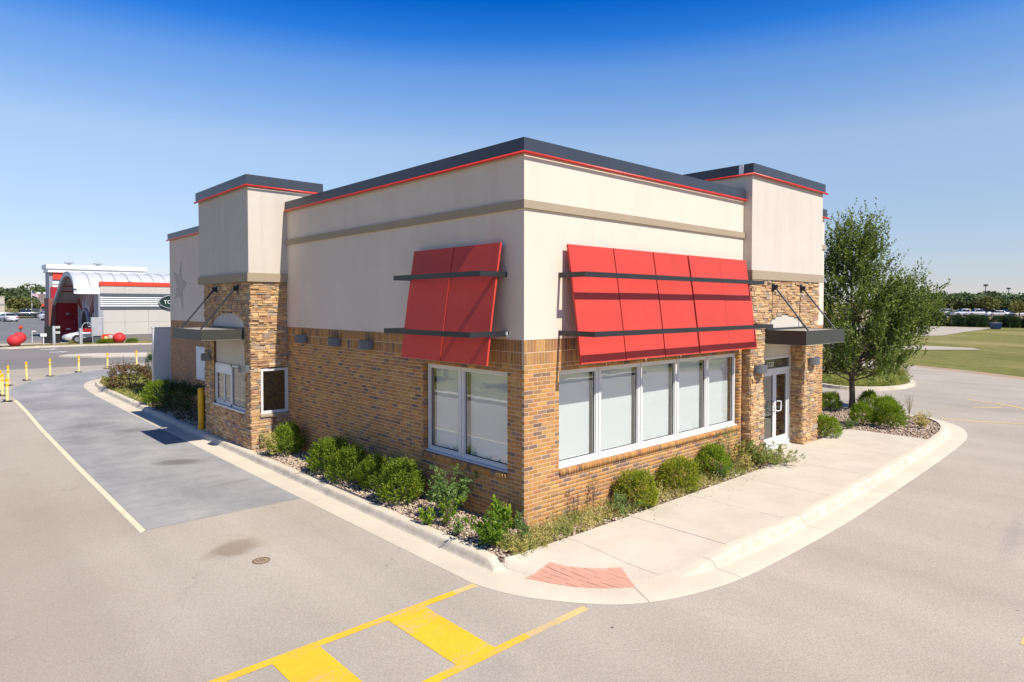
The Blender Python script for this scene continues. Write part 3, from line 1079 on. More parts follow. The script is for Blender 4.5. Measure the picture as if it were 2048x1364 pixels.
def mat_far_brick():
    t = NT('far_brick')
    P = t.coord('World')
    sp_ = t.n('SeparateXYZ', {0: P})
    u = t.math('ADD', sp_.outputs[1], sp_.outputs[0])
    uv = t.n('CombineXYZ', {0: u, 1: sp_.outputs[2], 2: 0.0}).outputs[0]
    br = t.n('TexBrick', {'Vector': uv, 'Color1': (.40, .20, .085, 1), 'Color2': (.26, .15, .09, 1), 'Mortar': (.5, .4, .3, 1), 'Scale': 1.0, 'Mortar Size': .005,
                          'Brick Width': .2032, 'Row Height': CH, 'Bias': -.2})
    return t.done(t.scale(br.outputs[0], t.maprange(t.noise(P, 3, 3), .3, .7, .9, 1.1)), .9, .2)


wallbox('rear_brick_wall', mat_far_brick(), (.0, .30, YT1 - .4, YE, -.1, ZB), (.30, XE, YE - .3, YE, -.1, ZB), (XE - .3, XE, .30, YE - .3, -.1, ZB))

# ---- brick by brick
pieces = []      # (kind, host, centre, size u/depth/z, rot, tint)


def face_pt(orient, plane, u, d, z):
    return (u, plane + d, z) if orient == 'R' else (plane + d, u, z)


def put_brick(orient, plane, host, u0, u1, z0, z1, proud=0.0, dep=.05, dull=1.0):
    if u1 - u0 < .02:
        return
    c = BRICKS[random.randrange(8)] if random.random() < .84 else BRICKS[8 + random.randrange(4)]
    k_ = random.uniform(.84, 1.05) * dull
    d0 = -proud - random.uniform(0, .0014)
    pieces.append(('brick', host, face_pt(orient, plane, (u0 + u1) / 2, d0 + dep / 2, (z0 + z1) / 2), (u1 - u0, dep, z1 - z0), (0, random.uniform(-.004, .004), (0 if orient == 'R' else -math.pi / 2) + random.uniform(-.003, .003)),
                   tuple(x * k_ for x in c)))


def running(orient, plane, host, a, b, k0, k1, hole=None, shift=0, start=0.0):
    J = .0112
    for k_ in range(k0, k1):
        z0, z1 = k_ * CH + J / 2, (k_ + 1) * CH - J / 2
        off = .1016 * ((k_ + shift) % 2)
        u = start - off
        while u < b:
            s0, s1 = max(u + J / 2, a), min(u + .2032 - J / 2, b)
            u += .2032
            if s1 - s0 < .02:
                continue
            segs = [(s0, s1)]
            if hole and z1 > hole[2] and z0 < hole[3]:
                segs = []
                if s0 < hole[0]:
                    segs.append((s0, min(s1, hole[0])))
                if s1 > hole[1]:
                    segs.append((max(s0, hole[1]), s1))
            for q in segs:
                put_brick(orient, plane, host, q[0], q[1], z0, z1)


def soldiers(orient, plane, host, a, b, z0, z1):
    u = a
    while u < b - .03:
        put_brick(orient, plane, host, u + .0055, min(u + CH - .0055, b), z0 + .006, z1 - .006, dull=.90)
        u += CH


for (o_, pl, host, a, b, hole, sh) in (('R', 0.0, wall_r, 0.0, XT0, WR, 0), ('L', 0.0, wall_l, 0.05, YT0, WL, 1), ('R', 0.0, wall_e, 10.63, XE, None, 0)):
    running(o_, pl, host, a, b, 0, 39, hole, sh, 0.0 if a < 1 else 10.6)
    soldiers(o_, pl, host, a, b, 39 * CH, 42 * CH)
    soldiers(o_, pl, host, a, b, 42 * CH, 45 * CH)
# rowlock sills, proud of the wall
for (o_, host, Wn) in (('R', wall_r, WR), ('L', wall_l, WL)):
    u = Wn[0] + .003
    while u < Wn[1] - .02:
        put_brick(o_, 0.0, host, u + .005, min(u + CH - .005, Wn[1] - .002), Wn[2] + .004, Wn[2] + .095, .030, .135)
        u += CH
# window reveals: brick ends seen in the jambs
for k_ in range(12, 37):
    z = k_ * CH
    for (c, sz, host) in (((WR[1] - .004, .066, z + CH / 2), (.008, .1, CH - .0095), wall_r), ((.066, WL[1] - .004, z + CH / 2), (.1, .008, CH - .0095), wall_l)):
        tint = BRICKS[random.randrange(12)]
        pieces.append(('brick', host, c, sz, (0, 0, 0), tint))

# ---- ledge stone
st_l = MB()
for b in ((-.915, .0, YT0 + .06, YT0 + .2, -.12, .80), (-.915, -.70, YT0 + .06, YT0 + .2, .80, 2.02), (-.915, .0, YT0 + .06, YT0 + .2, 2.02, 4.2),
          (-.915, -.80, YT0 + .2, 9.20, -.12, 4.2), (-.915, -.80, 11.53, 12.20, -.12, 4.2), (-.915, -.80, 9.20, 11.53, -.12, .86), (-.915, -.80, 9.20, 11.53, 2.72, 4.2), (-.80, 0, 12.05, 12.20, -.12, 4.2)):
    st_l.box(*b)
host_l = st_l.build('stone_cladding', M['stone_back'], rest)
st_r = MB()
for b in ((XT0 + .03, 7.60, YF + .035, .008, -.1, 4.2), (XT0 + .302, 7.60, .008, .30, -.1, 4.2), (9.77, 10.60, YF + .035, .008, -.1, 4.2), (9.77, 10.40, .008, .30, -.1, 4.2), (7.60, 9.77, YF + .035, .008, 2.72, 4.2), (7.60, 9.77, .008, .30, 2.72, 3.0)):
    st_r.box(*b)
host_r = st_r.build('stone_cladding', M['stone_back'], rest)


def stones(orient, plane, host, u0, u1, z0, z1, hole=None, seed=0):
    rr = random.Random(seed)

    def put(a, b, c, d):
        if b - a < .022 or d - c < .015:
            return
        J = .0045
        pr = rr.uniform(-.004, .026)
        t = STONES[rr.randrange(len(STONES))]
        k_ = rr.uniform(.84, 1.10)
        dep = .075
        pieces.append(('stone', host, face_pt(orient, plane, (a + b) / 2, -pr + dep / 2, (c + d) / 2), (b - a - J, dep, d - c - J),
                       (rr.uniform(-.03, .03), rr.uniform(-.012, .012), (0 if orient == 'R' else -math.pi / 2) + rr.uniform(-.03, .03)), tuple(x * k_ for x in t)))

    def span(a, b, c, d):
        h = hole((c + d) / 2) if hole else None
        if not h:
            return [(a, b)]
        o = []
        if a < h[0]:
            o.append((a, min(b, h[0])))
        if b > h[1]:
            o.append((max(a, h[1]), b))
        return o

    z = z0
    while z < z1 - .01:
        hgt = min(rr.choice((.045, .055, .065, .075, .09, .11)), z1 - z)
        if z1 - z - hgt < .03:
            hgt = z1 - z
        u = u0 - rr.uniform(0, .12)
        while u < u1:
            ln = rr.uniform(.09, .31)
            a, b = max(u, u0), min(u + ln, u1)
            u += ln
            if u1 - u < .06:
                b = u1
                u = u1
            if b <= a:
                continue
            if hgt > .085 and rr.random() < .55:
                m_ = z + hgt * rr.uniform(.38, .62)
                for c, d in ((z, m_), (m_, z + hgt)):
                    if b - a > .2 and rr.random() < .5:
                        q = a + (b - a) * rr.uniform(.35, .65)
                        cuts_ = ((a, q), (q, b))
                    else:
                        cuts_ = ((a, b),)
                    for e_ in cuts_:
                        for sgm in span(*e_, c, d):
                            put(*sgm, c, d)
            else:
                for sgm in span(a, b, z, z + hgt):
                    put(*sgm, z, z + hgt)
        z += hgt


def arch(c, hw, z0, zt, box):
    """hole: a box below, an arch above"""
    def f(z):
        if box[2] < z < box[3]:
            return (box[0], box[1])
        if z0 <= z < zt:
            t = (z - z0) / (zt - z0)
            w_ = hw * math.sqrt(max(0, 1 - t * t))
            return (c - w_, c + w_)
        return None
    return f


stones('R', YT0 + .03, host_l, -.94, 0.0, -.13, 4.185, lambda z: (-.71, .02) if .79 < z < 2.02 else None, 11)
stones('L', -.94, host_l, YT0 + .03, 12.23, -.13, 4.185, arch(10.37, 1.165, 3.02, 3.40, (9.20, 11.53, .87, 3.02)), 12)
stones('R', YF, host_r, XT0, 10.63, -.02, 4.195, arch(8.69, 1.0, 3.02, 3.36, (7.62, 9.75, -1, 3.02)), 13)
stones('L', XT0, host_r, YF + .01, 0.0, -.02, 4.195, None, 14)
stones('L', 9.75, host_r, YF + .01, .16, -.02, 2.70, None, 15)

# unit piece with a chamfered, slightly hollow-edged face
PV = [(-.5, .5, -.5), (.5, .5, -.5), (.5, .5, .5), (-.5, .5, .5), (-.5, -.42, -.5), (.5, -.42, -.5), (.5, -.42, .5), (-.5, -.42, .5)]


def unit(inx, inz):
    V = PV + [(-.5 + inx, -.5, -.5 + inz), (.5 - inx, -.5, -.5 + inz), (.5 - inx, -.5, .5 - inz), (-.5 + inx, -.5, .5 - inz)]
    F = [(0, 1, 5, 4), (1, 2, 6, 5), (2, 3, 7, 6), (3, 0, 4, 7), (4, 5, 9, 8), (5, 6, 10, 9), (6, 7, 11, 10), (7, 4, 8, 11), (8, 9, 10, 11)]
    return V, F


UNIT = {'brick': unit(.018, .05), 'stone': unit(.03, .09)}
UMESH = {}
for k_, (V, F) in UNIT.items():
    variants = []
    for j in range(1 if k_ == 'brick' else 6):
        rr = random.Random(j)
        VV = list(V)
        if k_ == 'stone':
            VV = VV[:8] + [(x + rr.uniform(-.025, .025), y + rr.uniform(-.12, .10), z + rr.uniform(-.06, .06)) for x, y, z in VV[8:]]
        m_ = MB()
        m_.add(VV, F)
        me = m_.mesh(k_)
        me.materials.append(M[k_])
        variants.append((me, np.array(VV)))
    UMESH[k_] = variants


def near(p):
    return math.dist(p, CAM)


for kind in ('brick', 'stone'):
    mine = [p for p in pieces if p[0] == kind]
    size = lambda p: p[3][0] * p[3][2] / near(p[2]) ** 2
    order = sorted(mine, key=lambda p: -size(p)) if kind == 'stone' else sorted(mine, key=lambda p: near(p[2]) - 20 * min(p[3][0] * p[3][2], .0105))
    chosen, restp = order[:300], order[300:]
    for i, p in enumerate(chosen):
        me, _ = UMESH[kind][i % len(UMESH[kind])]
        o = bpy.data.objects.new(kind, me)
        col.objects.link(o)
        o.parent = p[1]
        o.location = p[2]
        o.scale = p[3]
        o.rotation_euler = p[4]
        o.color = (*p[5], 1)
    for host in {p[1].name for p in restp}:
        sub = [p for p in restp if p[1].name == host]
        V, F, Tn = [], [], []
        F0 = UNIT[kind][1]
        for i, p in enumerate(sub):
            mat4 = Matrix.LocRotScale(Vector(p[2]), __import__('mathutils').Euler(p[4]), Vector(p[3]))
            A = np.array(mat4)
            vv = UMESH[kind][i % len(UMESH[kind])][1]
            V.append(vv @ A[:3, :3].T + A[:3, 3])
            F.append(np.array(F0) + i * 12)
            Tn.append(np.tile(np.array(p[5]), (12, 1)))
        nm = 'brick_courses' if kind == 'brick' else 'stone_courses'
        me = np_mesh(nm, np.concatenate(V), np.concatenate(F), None, np.concatenate(Tn))
        o = obj(nm, me, M[kind + 'v'], bpy.data.objects[host])
        o['kind'] = 'stuff'

# ---- windows
def bx(m_, orient, u0, u1, d0, d1, z0, z1):
    if orient == 'R':
        m_.box(u0, u1, min(d0, d1), max(d0, d1), z0, z1)
    else:
        m_.box(min(d0, d1), max(d0, d1), u0, u1, z0, z1)


def window(orient, u0, u1, z0, z1, d, blind=True, fw=.055, glass='glass', name='window', dep=.07, inner=True, back=None):
    m_ = MB()
    for q in ((u0, u0 + fw, z0, z1), (u1 - fw, u1, z0, z1), (u0 + fw, u1 - fw, z0, z0 + fw * 1.25), (u0 + fw, u1 - fw, z1 - fw, z1)):
        bx(m_, orient, q[0], q[1], d, d + dep, q[2], q[3])
    a, b, c, e_ = u0 + fw, u1 - fw, z0 + fw * 1.25, z1 - fw
    if inner:
        g_ = .022
        for q in ((a, a + g_, c, e_), (b - g_, b, c, e_), (a + g_, b - g_, c, c + g_), (a + g_, b - g_, e_ - g_, e_)):
            bx(m_, orient, q[0], q[1], d + .018, d + dep - .004, q[2], q[3])
    w_ = m_.build(name, M['alu'], rest)
    # bevelled look for the long edges
    m_ = MB()
    bx(m_, orient, a, b, d + .034, d + .040, c, e_)
    m_.build('pane', M[glass], w_)
    if inner:
        m_ = MB()
        for q in ((a + .022, a + .034, c, e_), (b - .034, b - .022, c, e_), (a + .034, b - .034, c + .022, c + .034)):
            bx(m_, orient, q[0], q[1], d + .026, d + .033, q[2], q[3])
        m_.build('gasket', M['rubber'], w_)
    if blind:
        m_ = MB()
        bx(m_, orient, a + .045, b - .045, d + .125, d + .13, c - .04, e_ + .04)
        m_.build('blind', M['blind'], w_)
        m_ = MB()
        bx(m_, orient, u0, u1, d + .175, d + .185, z0 - .1, z1 + .1)
        m_.build('window_back', back or M['dim'], w_)
    return w_


ZS, ZW = WR[2] + .10, WR[3] - .004
bR = [WR[0] + .002, 1.96, 3.21, 4.46, 5.63, WR[1] - .012]
for a, b in zip(bR[:-1], bR[1:]):
    window('R', a + .012, b - .012, ZS, ZW, .105, fw=.062)
for x in bR[1:-1]:
    wallbox('mullion', M['alu'], (x - .012, x + .012, .09, .17, ZS, ZW))
wallbox('window_sill', M['alu'], (WR[0] + .002, WR[1] - .012, .045, .104, WR[2] + .096, ZS + .022))
bL = [WL[0] + .002, 1.745, WL[1] - .012]
for a, b in zip(bL[:-1], bL[1:]):
    window('L', a + .018, b - .018, ZS, ZW, .105, fw=.062)
wallbox('mullion', M['alu'], (.09, .17, 1.745 - .018, 1.745 + .018, ZS, ZW))
wallbox('window_sill', M['alu'], (.045, .104, WL[0] + .002, WL[1] - .012, WL[2] + .096, ZS + .022))

# side window of the drive-through tower, screened black
window('R', -.695, .0, .86, 2.0, YT0 + .045, blind=False, fw=.06, glass='dglass', inner=False)
wallbox('insect_screen', M['black'], (-.64, -.05, YT0 + .12, YT0 + .125, .9, 1.96))
m_ = MB()
m_.bevel_box(-.73, .0, YT0 - .03, YT0 + .10, .79, .855, .012)
m_.build('stone_sill', M['trim'], rest)

# drive-through window: stucco panel above, sliding sashes below
wallbox('window_panel', M['stucco_grey'], (-.86, -.82, 9.20, 11.53, 2.02, 2.74))
m_ = MB()
y0, y1, z0, z1, d0 = 9.21, 11.52, .90, 2.02, -.90
for q in ((y0, y0 + .05, z0, z1), (y1 - .06, y1, z0, z1), (y0, y1, z0, z0 + .07), (y0, y1, z1 - .05, z1), (10.22, 10.32, z0, z1)):
    m_.box(d0, d0 + .09, q[0] + .001, q[1] - .001, q[2], q[3])
dw = m_.build('drive_window', M['alu'], rest)
m_ = MB()
m_.box(d0 + .01, d0 + .05, 10.32, 11.46, 1.75, 1.97)
m_.build('transom_panel', M['white'], dw)
m_ = MB()
for q in ((10.325, 10.37), (10.80, 10.87), (11.39, 11.455)):
    m_.box(d0 + .012, d0 + .062, q[0], q[1], .975, 1.75)
m_.box(d0 + .012, d0 + .062, 10.37, 11.39, .975, 1.02)
m_.build('sash', M['alu'], dw)
m_ = MB()
m_.box(d0 + .03, d0 + .036, 9.26, 10.22, .97, 1.97)
m_.build('pane', M['dglass'], dw)
m_ = MB()
m_.box(d0 + .03, d0 + .036, 10.37, 11.39, 1.02, 1.75)
m_.build('pane', M['dglass'], dw)
m_ = MB()
m_.box(-.97, -.86, 9.21, 11.52, .855, .898)
m_.build('sill', M['alu'], dw)
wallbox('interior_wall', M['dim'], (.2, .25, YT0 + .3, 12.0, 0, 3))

# arched panels over the canopies
def arch_panel(orient, c, hw, z0, zt, d0, d1, mat):
    n_ = 20
    pts = [(c + hw * math.cos(math.pi * i / n_), z0 + (zt - z0) * math.sin(math.pi * i / n_)) for i in range(n_ + 1)]
    pts = [(c + hw, 2.74)] + pts + [(c - hw, 2.74)]
    m2 = MB()
    m2.prism(pts, d0, d1, 'y' if orient == 'R' else 'x')
    return m2.build('arch_panel', mat, rest)


arch_panel('L', 10.37, 1.163, 3.02, 3.40, -.93, -.90, M['stucco_grey'])
arch_panel('R', 8.69, .998, 3.02, 3.36, YF + .012, YF + .04, M['stucco_grey'])

# ---- entrance doors
DY = .12
def frame(name, parts, mat, parent=None, dep=.05, y=DY):
    m2 = MB()
    for (a, b, c, e_) in parts:
        m2.box(a, b, y, y + dep, c, e_)
    return m2.build(name, mat, parent or rest)


frame('door_frame', ((7.63, 7.69, 0.005, 2.30), (9.70, 9.75, 0.005, 2.30), (7.69, 9.70, 2.25, 2.30), (7.69, 9.70, 1.955, 2.015), (8.10, 8.15, .005, 1.955), (9.60, 9.645, .005, 1.955)), M['alu'], None, .09)
wallbox('door_header', M['stucco_grey'], (7.62, 9.75, DY + .01, DY + .09, 2.30, 2.74))
wallbox('soffit', M['stucco_grey'], (7.615, 9.755, YF + .04, DY + .12, 2.70, 2.719))
wallbox('threshold', M['alu'], (7.69, 9.70, DY - .05, DY + .08, .001, .018))
for a, b, hx in ((8.155, 8.872, 8.80), (8.882, 9.595, 8.955)):
    d_ = frame('door', ((a, a + .085, .02, 1.95), (b - .085, b, .02, 1.95), (a + .085, b - .085, 1.84, 1.95), (a + .085, b - .085, .02, .27)), M['alu'], None, .045, DY + .015)
    m2 = MB()
    m2.box(a + .085, b - .085, DY + .034, DY + .040, .27, 1.84)
    m2.build('pane', M['dglass'], d_)
    m2 = MB()
    s_ = 1 if hx > 8.87 else -1
    yy = DY - .05
    m2.tube([(hx, DY + .02, .93), (hx, yy, .93), (hx + s_ * .10, yy - .02, .94), (hx + s_ * .10, yy - .02, 1.17), (hx, yy, 1.18), (hx, DY + .02, 1.18)], .015, 8)
    m2.build('handle', M['white'], d_)
    m2 = MB()
    m2.box(a + .085, b - .085, DY + .07, DY + .11, .96, 1.03)
    m2.build('push_bar', M['alu'], d_)
for a, b in ((7.69, 8.10), (9.645, 9.70)):
    m2 = MB()
    m2.box(a, b, DY + .04, DY + .046, .12, 1.955)
    m2.build('side_pane', M['dglass'], rest)
wallbox('kick_rail', M['alu'], (7.69, 8.10, DY, DY + .06, .005, .12), (9.645, 9.70, DY, DY + .06, .005, .12))
m2 = MB()
m2.box(7.69, 9.70, DY + .04, DY + .046, 2.015, 2.25)
tp = m2.build('transom_pane', M['dglass'], rest)


def text_mesh(s, size, depth=.004):
    cu = bpy.data.curves.new('lettering', 'FONT')
    cu.body = s
    cu.size = size
    cu.extrude = depth
    cu.resolution_u = 2
    to = bpy.data.objects.new('lettering', cu)
    col.objects.link(to)
    bpy.context.view_layer.update()
    me = bpy.data.meshes.new_from_object(to.evaluated_get(bpy.context.evaluated_depsgraph_get()))
    bpy.data.objects.remove(to)
    bpy.data.curves.remove(cu)
    return me


me = text_mesh('1320', .17, .002)
o = obj('house_number', me, M['white'], tp)
o.location = (8.50, DY + .033, 2.06)
o.rotation_euler = (R(90), 0, 0)
wallbox('transom_reflection', M['cwreflect'] if 'cwreflect' in M else surf('grey_green_reflection', (.66, .72, .66), .8, .03, 2), (7.69, 9.70, DY + .07, DY + .075, 2.015, 2.25))  # panel added behind the pane; the glass's pale reflection is put into its colour
# interior things glimpsed through the doors
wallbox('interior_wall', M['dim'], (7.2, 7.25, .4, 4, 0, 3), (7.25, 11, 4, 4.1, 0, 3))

# embossed star on the rear wing
STAR = [(17.59, 5.15), (18.56, 4.83), (18.42, 3.79), (17.43, 3.41), (16.94, 4.35)]
cs = (sum(p[0] for p in STAR) / 5, sum(p[1] for p in STAR) / 5)
pts = []
for i in range(5):
    pts.append(STAR[i])
    mx_ = ((STAR[i][0] + STAR[(i + 1) % 5][0]) / 2, (STAR[i][1] + STAR[(i + 1) % 5][1]) / 2)
    pts.append((cs[0] + (mx_[0] - cs[0]) * .50, cs[1] + (mx_[1] - cs[1]) * .50))
m2 = MB()
m2.prism(pts, -.014, -.004, 'x')
m2.build('star_emblem', mat_stucco('star_stucco', (.52, .45, .37), .05), rest)
m2 = MB()
m2.box(-.955, -.93, 12.245, 12.25, 0, 0.01)
# small white hose-bib covers, junction boxes
wallbox('outlet_cover', M['white'], (-.06, -.03, YT0 + .0, YT0 + .028, .30, .41))

# ================================================================== THINGS FIXED TO THE RESTAURANT
# ---- awnings of leaning red panels held by black bar frames
def awning(label, orient, u0, u1, n_):
    loc = ((u0 + u1) / 2, -.2, 2.63) if orient == 'R' else (-.2, (u0 + u1) / 2, 2.63)
    t = thing('awning', label, 'awning', loc)
    mp = (lambda u, d, z: (u, d, z)) if orient == 'R' else (lambda u, d, z: (d, u, z))
    w_ = (u1 - u0) / n_
    for i in range(n_):
        g0 = .020 if (i in (2, 3) and n_ > 2) else .008
        g1 = .020 if (i in (1, 2) and n_ > 2) else .008
        st_ = (0, .006, .0, .010, .004)[i] if n_ > 2 else (.0, .008)[i]
        a, b = u0 + i * w_ + g0, u0 + (i + 1) * w_ - g1
        V, F = [], []
        ns = 8
        for j in range(ns + 1):
            s_ = j / ns
            bow = .012 * math.sin(math.pi * s_) + st_
            for th, uu in ((0, a), (0, b), (.035, b), (.035, a)):
                V.append(mp(uu, -.085 - .30 * s_ - bow - th, 4.61 - 1.975 * s_ + (.004 if th else 0)))
        for j in range(ns):
            for k_ in range(4):
                F.append((j * 4 + k_, j * 4 + (k_ + 1) % 4, (j + 1) * 4 + (k_ + 1) % 4, (j + 1) * 4 + k_))
        F += [(3, 2, 1, 0), (ns * 4, ns * 4 + 1, ns * 4 + 2, ns * 4 + 3)]
        m2 = MB()
        m2.add(V, F)
        o = m2.build('panel', M['redpanel'], t)
        bm = bmesh.new()
        bm.from_mesh(o.data)
        bmesh.ops.recalc_face_normals(bm, faces=bm.faces[:])
        bm.to_mesh(o.data)
        bm.free()
        if n_ > 2 and 0 < i:
            # back batten whose end shows below the seam
            pass
    e0, e1 = (u0 - .10, u1 - .02) if orient == 'R' else (u0 - .03, u1 - .0)
    for z, out in ((4.10, .58), (3.14, .79)):
        m2 = MB()
        hh = .042
        bx(m2, orient, e0, e1, -out, -out + .05, z - hh, z + hh)
        bx(m2, orient, e0, e0 + .05, -out + .05, -.008, z - hh, z + hh)
        bx(m2, orient, e1 - .05, e1, -out + .05, -.008, z - hh, z + hh)
        m2.build('bar', M['dark'], t)
    return t


aw1 = awning('long red awning of five leaning panels over the sunny front windows', 'R', .88, 6.85, 5)
aw2 = awning('short red awning of two leaning panels on the shaded wall', 'L', .42, 2.87, 2)
m2 = MB()
m2.box(-.05, -.01, .355, .388, 3.12, 3.17)
m2.box(-.03, -.01, .355, .388, 3.08, 3.17)
m2.build('bracket_tip', M['white'], aw2)


# ---- canopies hung on rods
def canopy(label, orient, u0, u1, d0, d1, z0, z1, rods, top_z, wall_d):
    loc = ((u0 + u1) / 2, d0, z0) if orient == 'R' else (d0, (u0 + u1) / 2, z0)
    t = thing('canopy', label, 'canopy', loc)
    mp = (lambda u, d, z: (u, d, z)) if orient == 'R' else (lambda u, d, z: (d, u, z))
    e_ = .018
    for (nm, a, b, c, d) in (('fascia', u0, u1, d1, d1 + e_), ('fascia', u0, u0 + e_, d1 + e_, d0), ('fascia', u1 - e_, u1, d1 + e_, d0)):
        m2 = MB()
        bx(m2, orient, a, b, c, d, z0, z1)
        m2.build(nm, M['bronze'], t)
    m2 = MB()
    bx(m2, orient, u0 + e_, u1 - e_, d1 + e_, d0, z1 - .05, z1 - .012)
    m2.build('roof_deck', M['greytop'], t)
    m2 = MB()
    bx(m2, orient, u0 + e_, u1 - e_, d1 + e_, d0, z0 + .012, z0 + .03)
    m2.build('soffit', M['greytop'], t)
    m2 = MB()
    bx(m2, orient, u0 - .012, u1 + .012, d1 - .012, d0, z0 - .006, z0 - .001)
    m2.build('drip_edge', M['greytop'], t)
    m2 = MB()
    bx(m2, orient, u0 + .03, u1 - .03, d0 - .05, d0, z1 - .012, z1 + .035)
    m2.build('flashing', M['dark'], t)
    for u in rods:
        m2 = MB()
        m2.tube([mp(u, wall_d - .10, top_z - .03), mp(u, d1 + .10, z1 + .0)], .021, 10)
        r_ = m2.build('rod', M['dark'], t)
        m2 = MB()
        bx(m2, orient, u - .05, u + .05, wall_d - .035, wall_d - .022, top_z - .10, top_z + .10)
        bx(m2, orient, u - .012, u + .012, wall_d - .13, wall_d - .035, top_z - .06, top_z + .06)
        m2.build('bracket', M['dark'], r_)
    return t


canopy('small bronze canopy over the drive-through window', 'L', 9.24, 11.58, -.915, -1.955, 2.745, 3.0, (9.62, 11.15), 4.03, -.94)
canopy('bronze canopy over the glass entrance doors', 'R', 7.63, 9.84, YF + .02, -1.17, 2.70, 3.02, (7.98, 9.50), 4.02, YF)


# ---- half-round wall lamps
def lamp_proto(label, p, rz, g):
    t = thing('wall_lamp', label, 'wall lamp', p, rz, g)
    n_ = 16
    r_, h = .215, .19
    arc = [(r_ * math.cos(math.pi + math.pi * i / n_), r_ * .86 * math.sin(math.pi + math.pi * i / n_)) for i in range(n_ + 1)]
    V, F = [], []
    for z in (-h / 2, h / 2):
        for s_ in (1.0, .93):
            V += [(x * s_, y * s_ - .0, z) for x, y in arc]
    m = n_ + 1
    for i in range(n_):
        F += [(i, i + 1, 2 * m + i + 1, 2 * m + i), (m + i + 1, m + i, 3 * m + i, 3 * m + i + 1), (2 * m + i, 2 * m + i + 1, 3 * m + i + 1, 3 * m + i), (i + 1, i, m + i, m + i + 1)]
    m2 = MB()
    m2.add(V, F, True)
    o = obj('shade', m2.mesh('shade'), M['lamp'], t)
    o.data.polygons.foreach_set('use_smooth', [False] * len(F))
    m2 = MB()
    m2.add([(x * .93, y * .93, h / 2 - .02) for x, y in arc], [tuple(range(m))])
    obj('diffuser', m2.mesh('diffuser'), M['greytop'], t)
    m2 = MB()
    m2.box(-.09, .09, .0, .03, -.07, .07)
    obj('backplate', m2.mesh('backplate'), M['lamp'], t)
    return t


GL = 'half-round wall lamps'
l0 = lamp_proto('charcoal half-round lamp on the entrance pier beside the red awning', (7.28, YF - .03, 2.13), 0, GL)
for lab, p, rz in (('charcoal half-round lamp on the entrance pier beside the tree', (10.18, YF - .03, 2.15), 0),
                   ('dark half-round lamp, first of three on the brick wall from the stone tower', (-.03, 7.84, 2.78), -math.pi / 2),
                   ('dark half-round lamp, middle of three on the shaded brick wall', (-.03, 6.14, 2.775), -math.pi / 2),
                   ('dark half-round lamp, one of three on the brick wall nearest the red awning', (-.03, 4.74, 2.77), -math.pi / 2),
                   ('grey half-round lamp on the stone tower corner beside the drive-through window', (-.97, 9.03, 2.03), -math.pi / 2),
                   ('black half-round lamp on the stone tower above the yellow bollard', (-.97, 11.87, 2.14), -math.pi / 2)):
    c = copy_tree(l0)
    c.location = p
    c.rotation_euler = (0, 0, rz)
    c['label'] = lab

# white notice board by the drive window
NBY = (14.75, 16.0, 1.1, 2.22)
nb = thing('notice_board', 'blank white notice board on the rear brick wall behind the bollard', 'sign', (-.02, 15.2, 1.7))
m2 = MB()
m2.box(-.035, -.004, NBY[0], NBY[1], NBY[2], NBY[3])
m2.build('frame', M['alu'], nb)
m2 = MB()
m2.box(-.04, -.034, NBY[0] + .03, NBY[1] - .03, NBY[2] + .03, NBY[3] - .03)
m2.build('face', M['white'], nb)

# ================================================================== PLANTS
def leaf_quads(P, A, B, L, W):
    """diamond leaves: base P, direction A, side B, length L, width W"""
    L, W = L[:, None], W[:, None]
    nrm = np.cross(A, B)
    V = np.stack([P, P + A * L * .45 + B * W * .5 + nrm * L * .06, P + A * L, P + A * L * .45 - B * W * .5 + nrm * L * .06], 1).reshape(-1, 3)
    F = np.arange(len(P) * 4).reshape(-1, 4)
    return V, F


def unitv(X):
    return X / np.maximum(1e-9, np.linalg.norm(X, axis=1, keepdims=True))


def leaves_on_shoots(rng, base, dirs, lens, per, lsize, wratio, vbase, spread=.9, t0=.1, face=1.0):
    """base (n,3), dirs (n,3): leaves strung along each shoot"""
    n_ = len(base)
    t = np.tile(np.linspace(t0, 1, per), (n_, 1)) + rng.uniform(-.06, .06, (n_, per))
    sag = rng.uniform(-.1, .1, (n_, 1, 3)) * (t[..., None] ** 2) * lens[:, None, None]
    P = base[:, None] + dirs[:, None] * (t * lens[:, None])[..., None] + sag
    A = dirs[:, None] * .55 + rng.normal(0, spread * .6, (n_, per, 3))
    P = P.reshape(-1, 3)
    A = unitv(A.reshape(-1, 3))
    B = unitv(np.cross(A, rng.normal(0, 1, A.shape) + np.array([0.05, -.55, 1.0]) * face))
    L = lsize * rng.uniform(.7, 1.25, len(P))
    v = np.clip(np.repeat(vbase, per) + rng.normal(0, .16, len(P)), 0, 1)
    V, F = leaf_quads(P, A, B, L, L * wratio)
    return V, F, np.repeat(v, 4)


def join(parts):
    V, F, v, o = [], [], [], 0
    for a, b, c in parts:
        V.append(a)
        F.append(b + o)
        v.append(c)
        o += len(a)
    return np.concatenate(V), np.concatenate(F), np.concatenate(v)


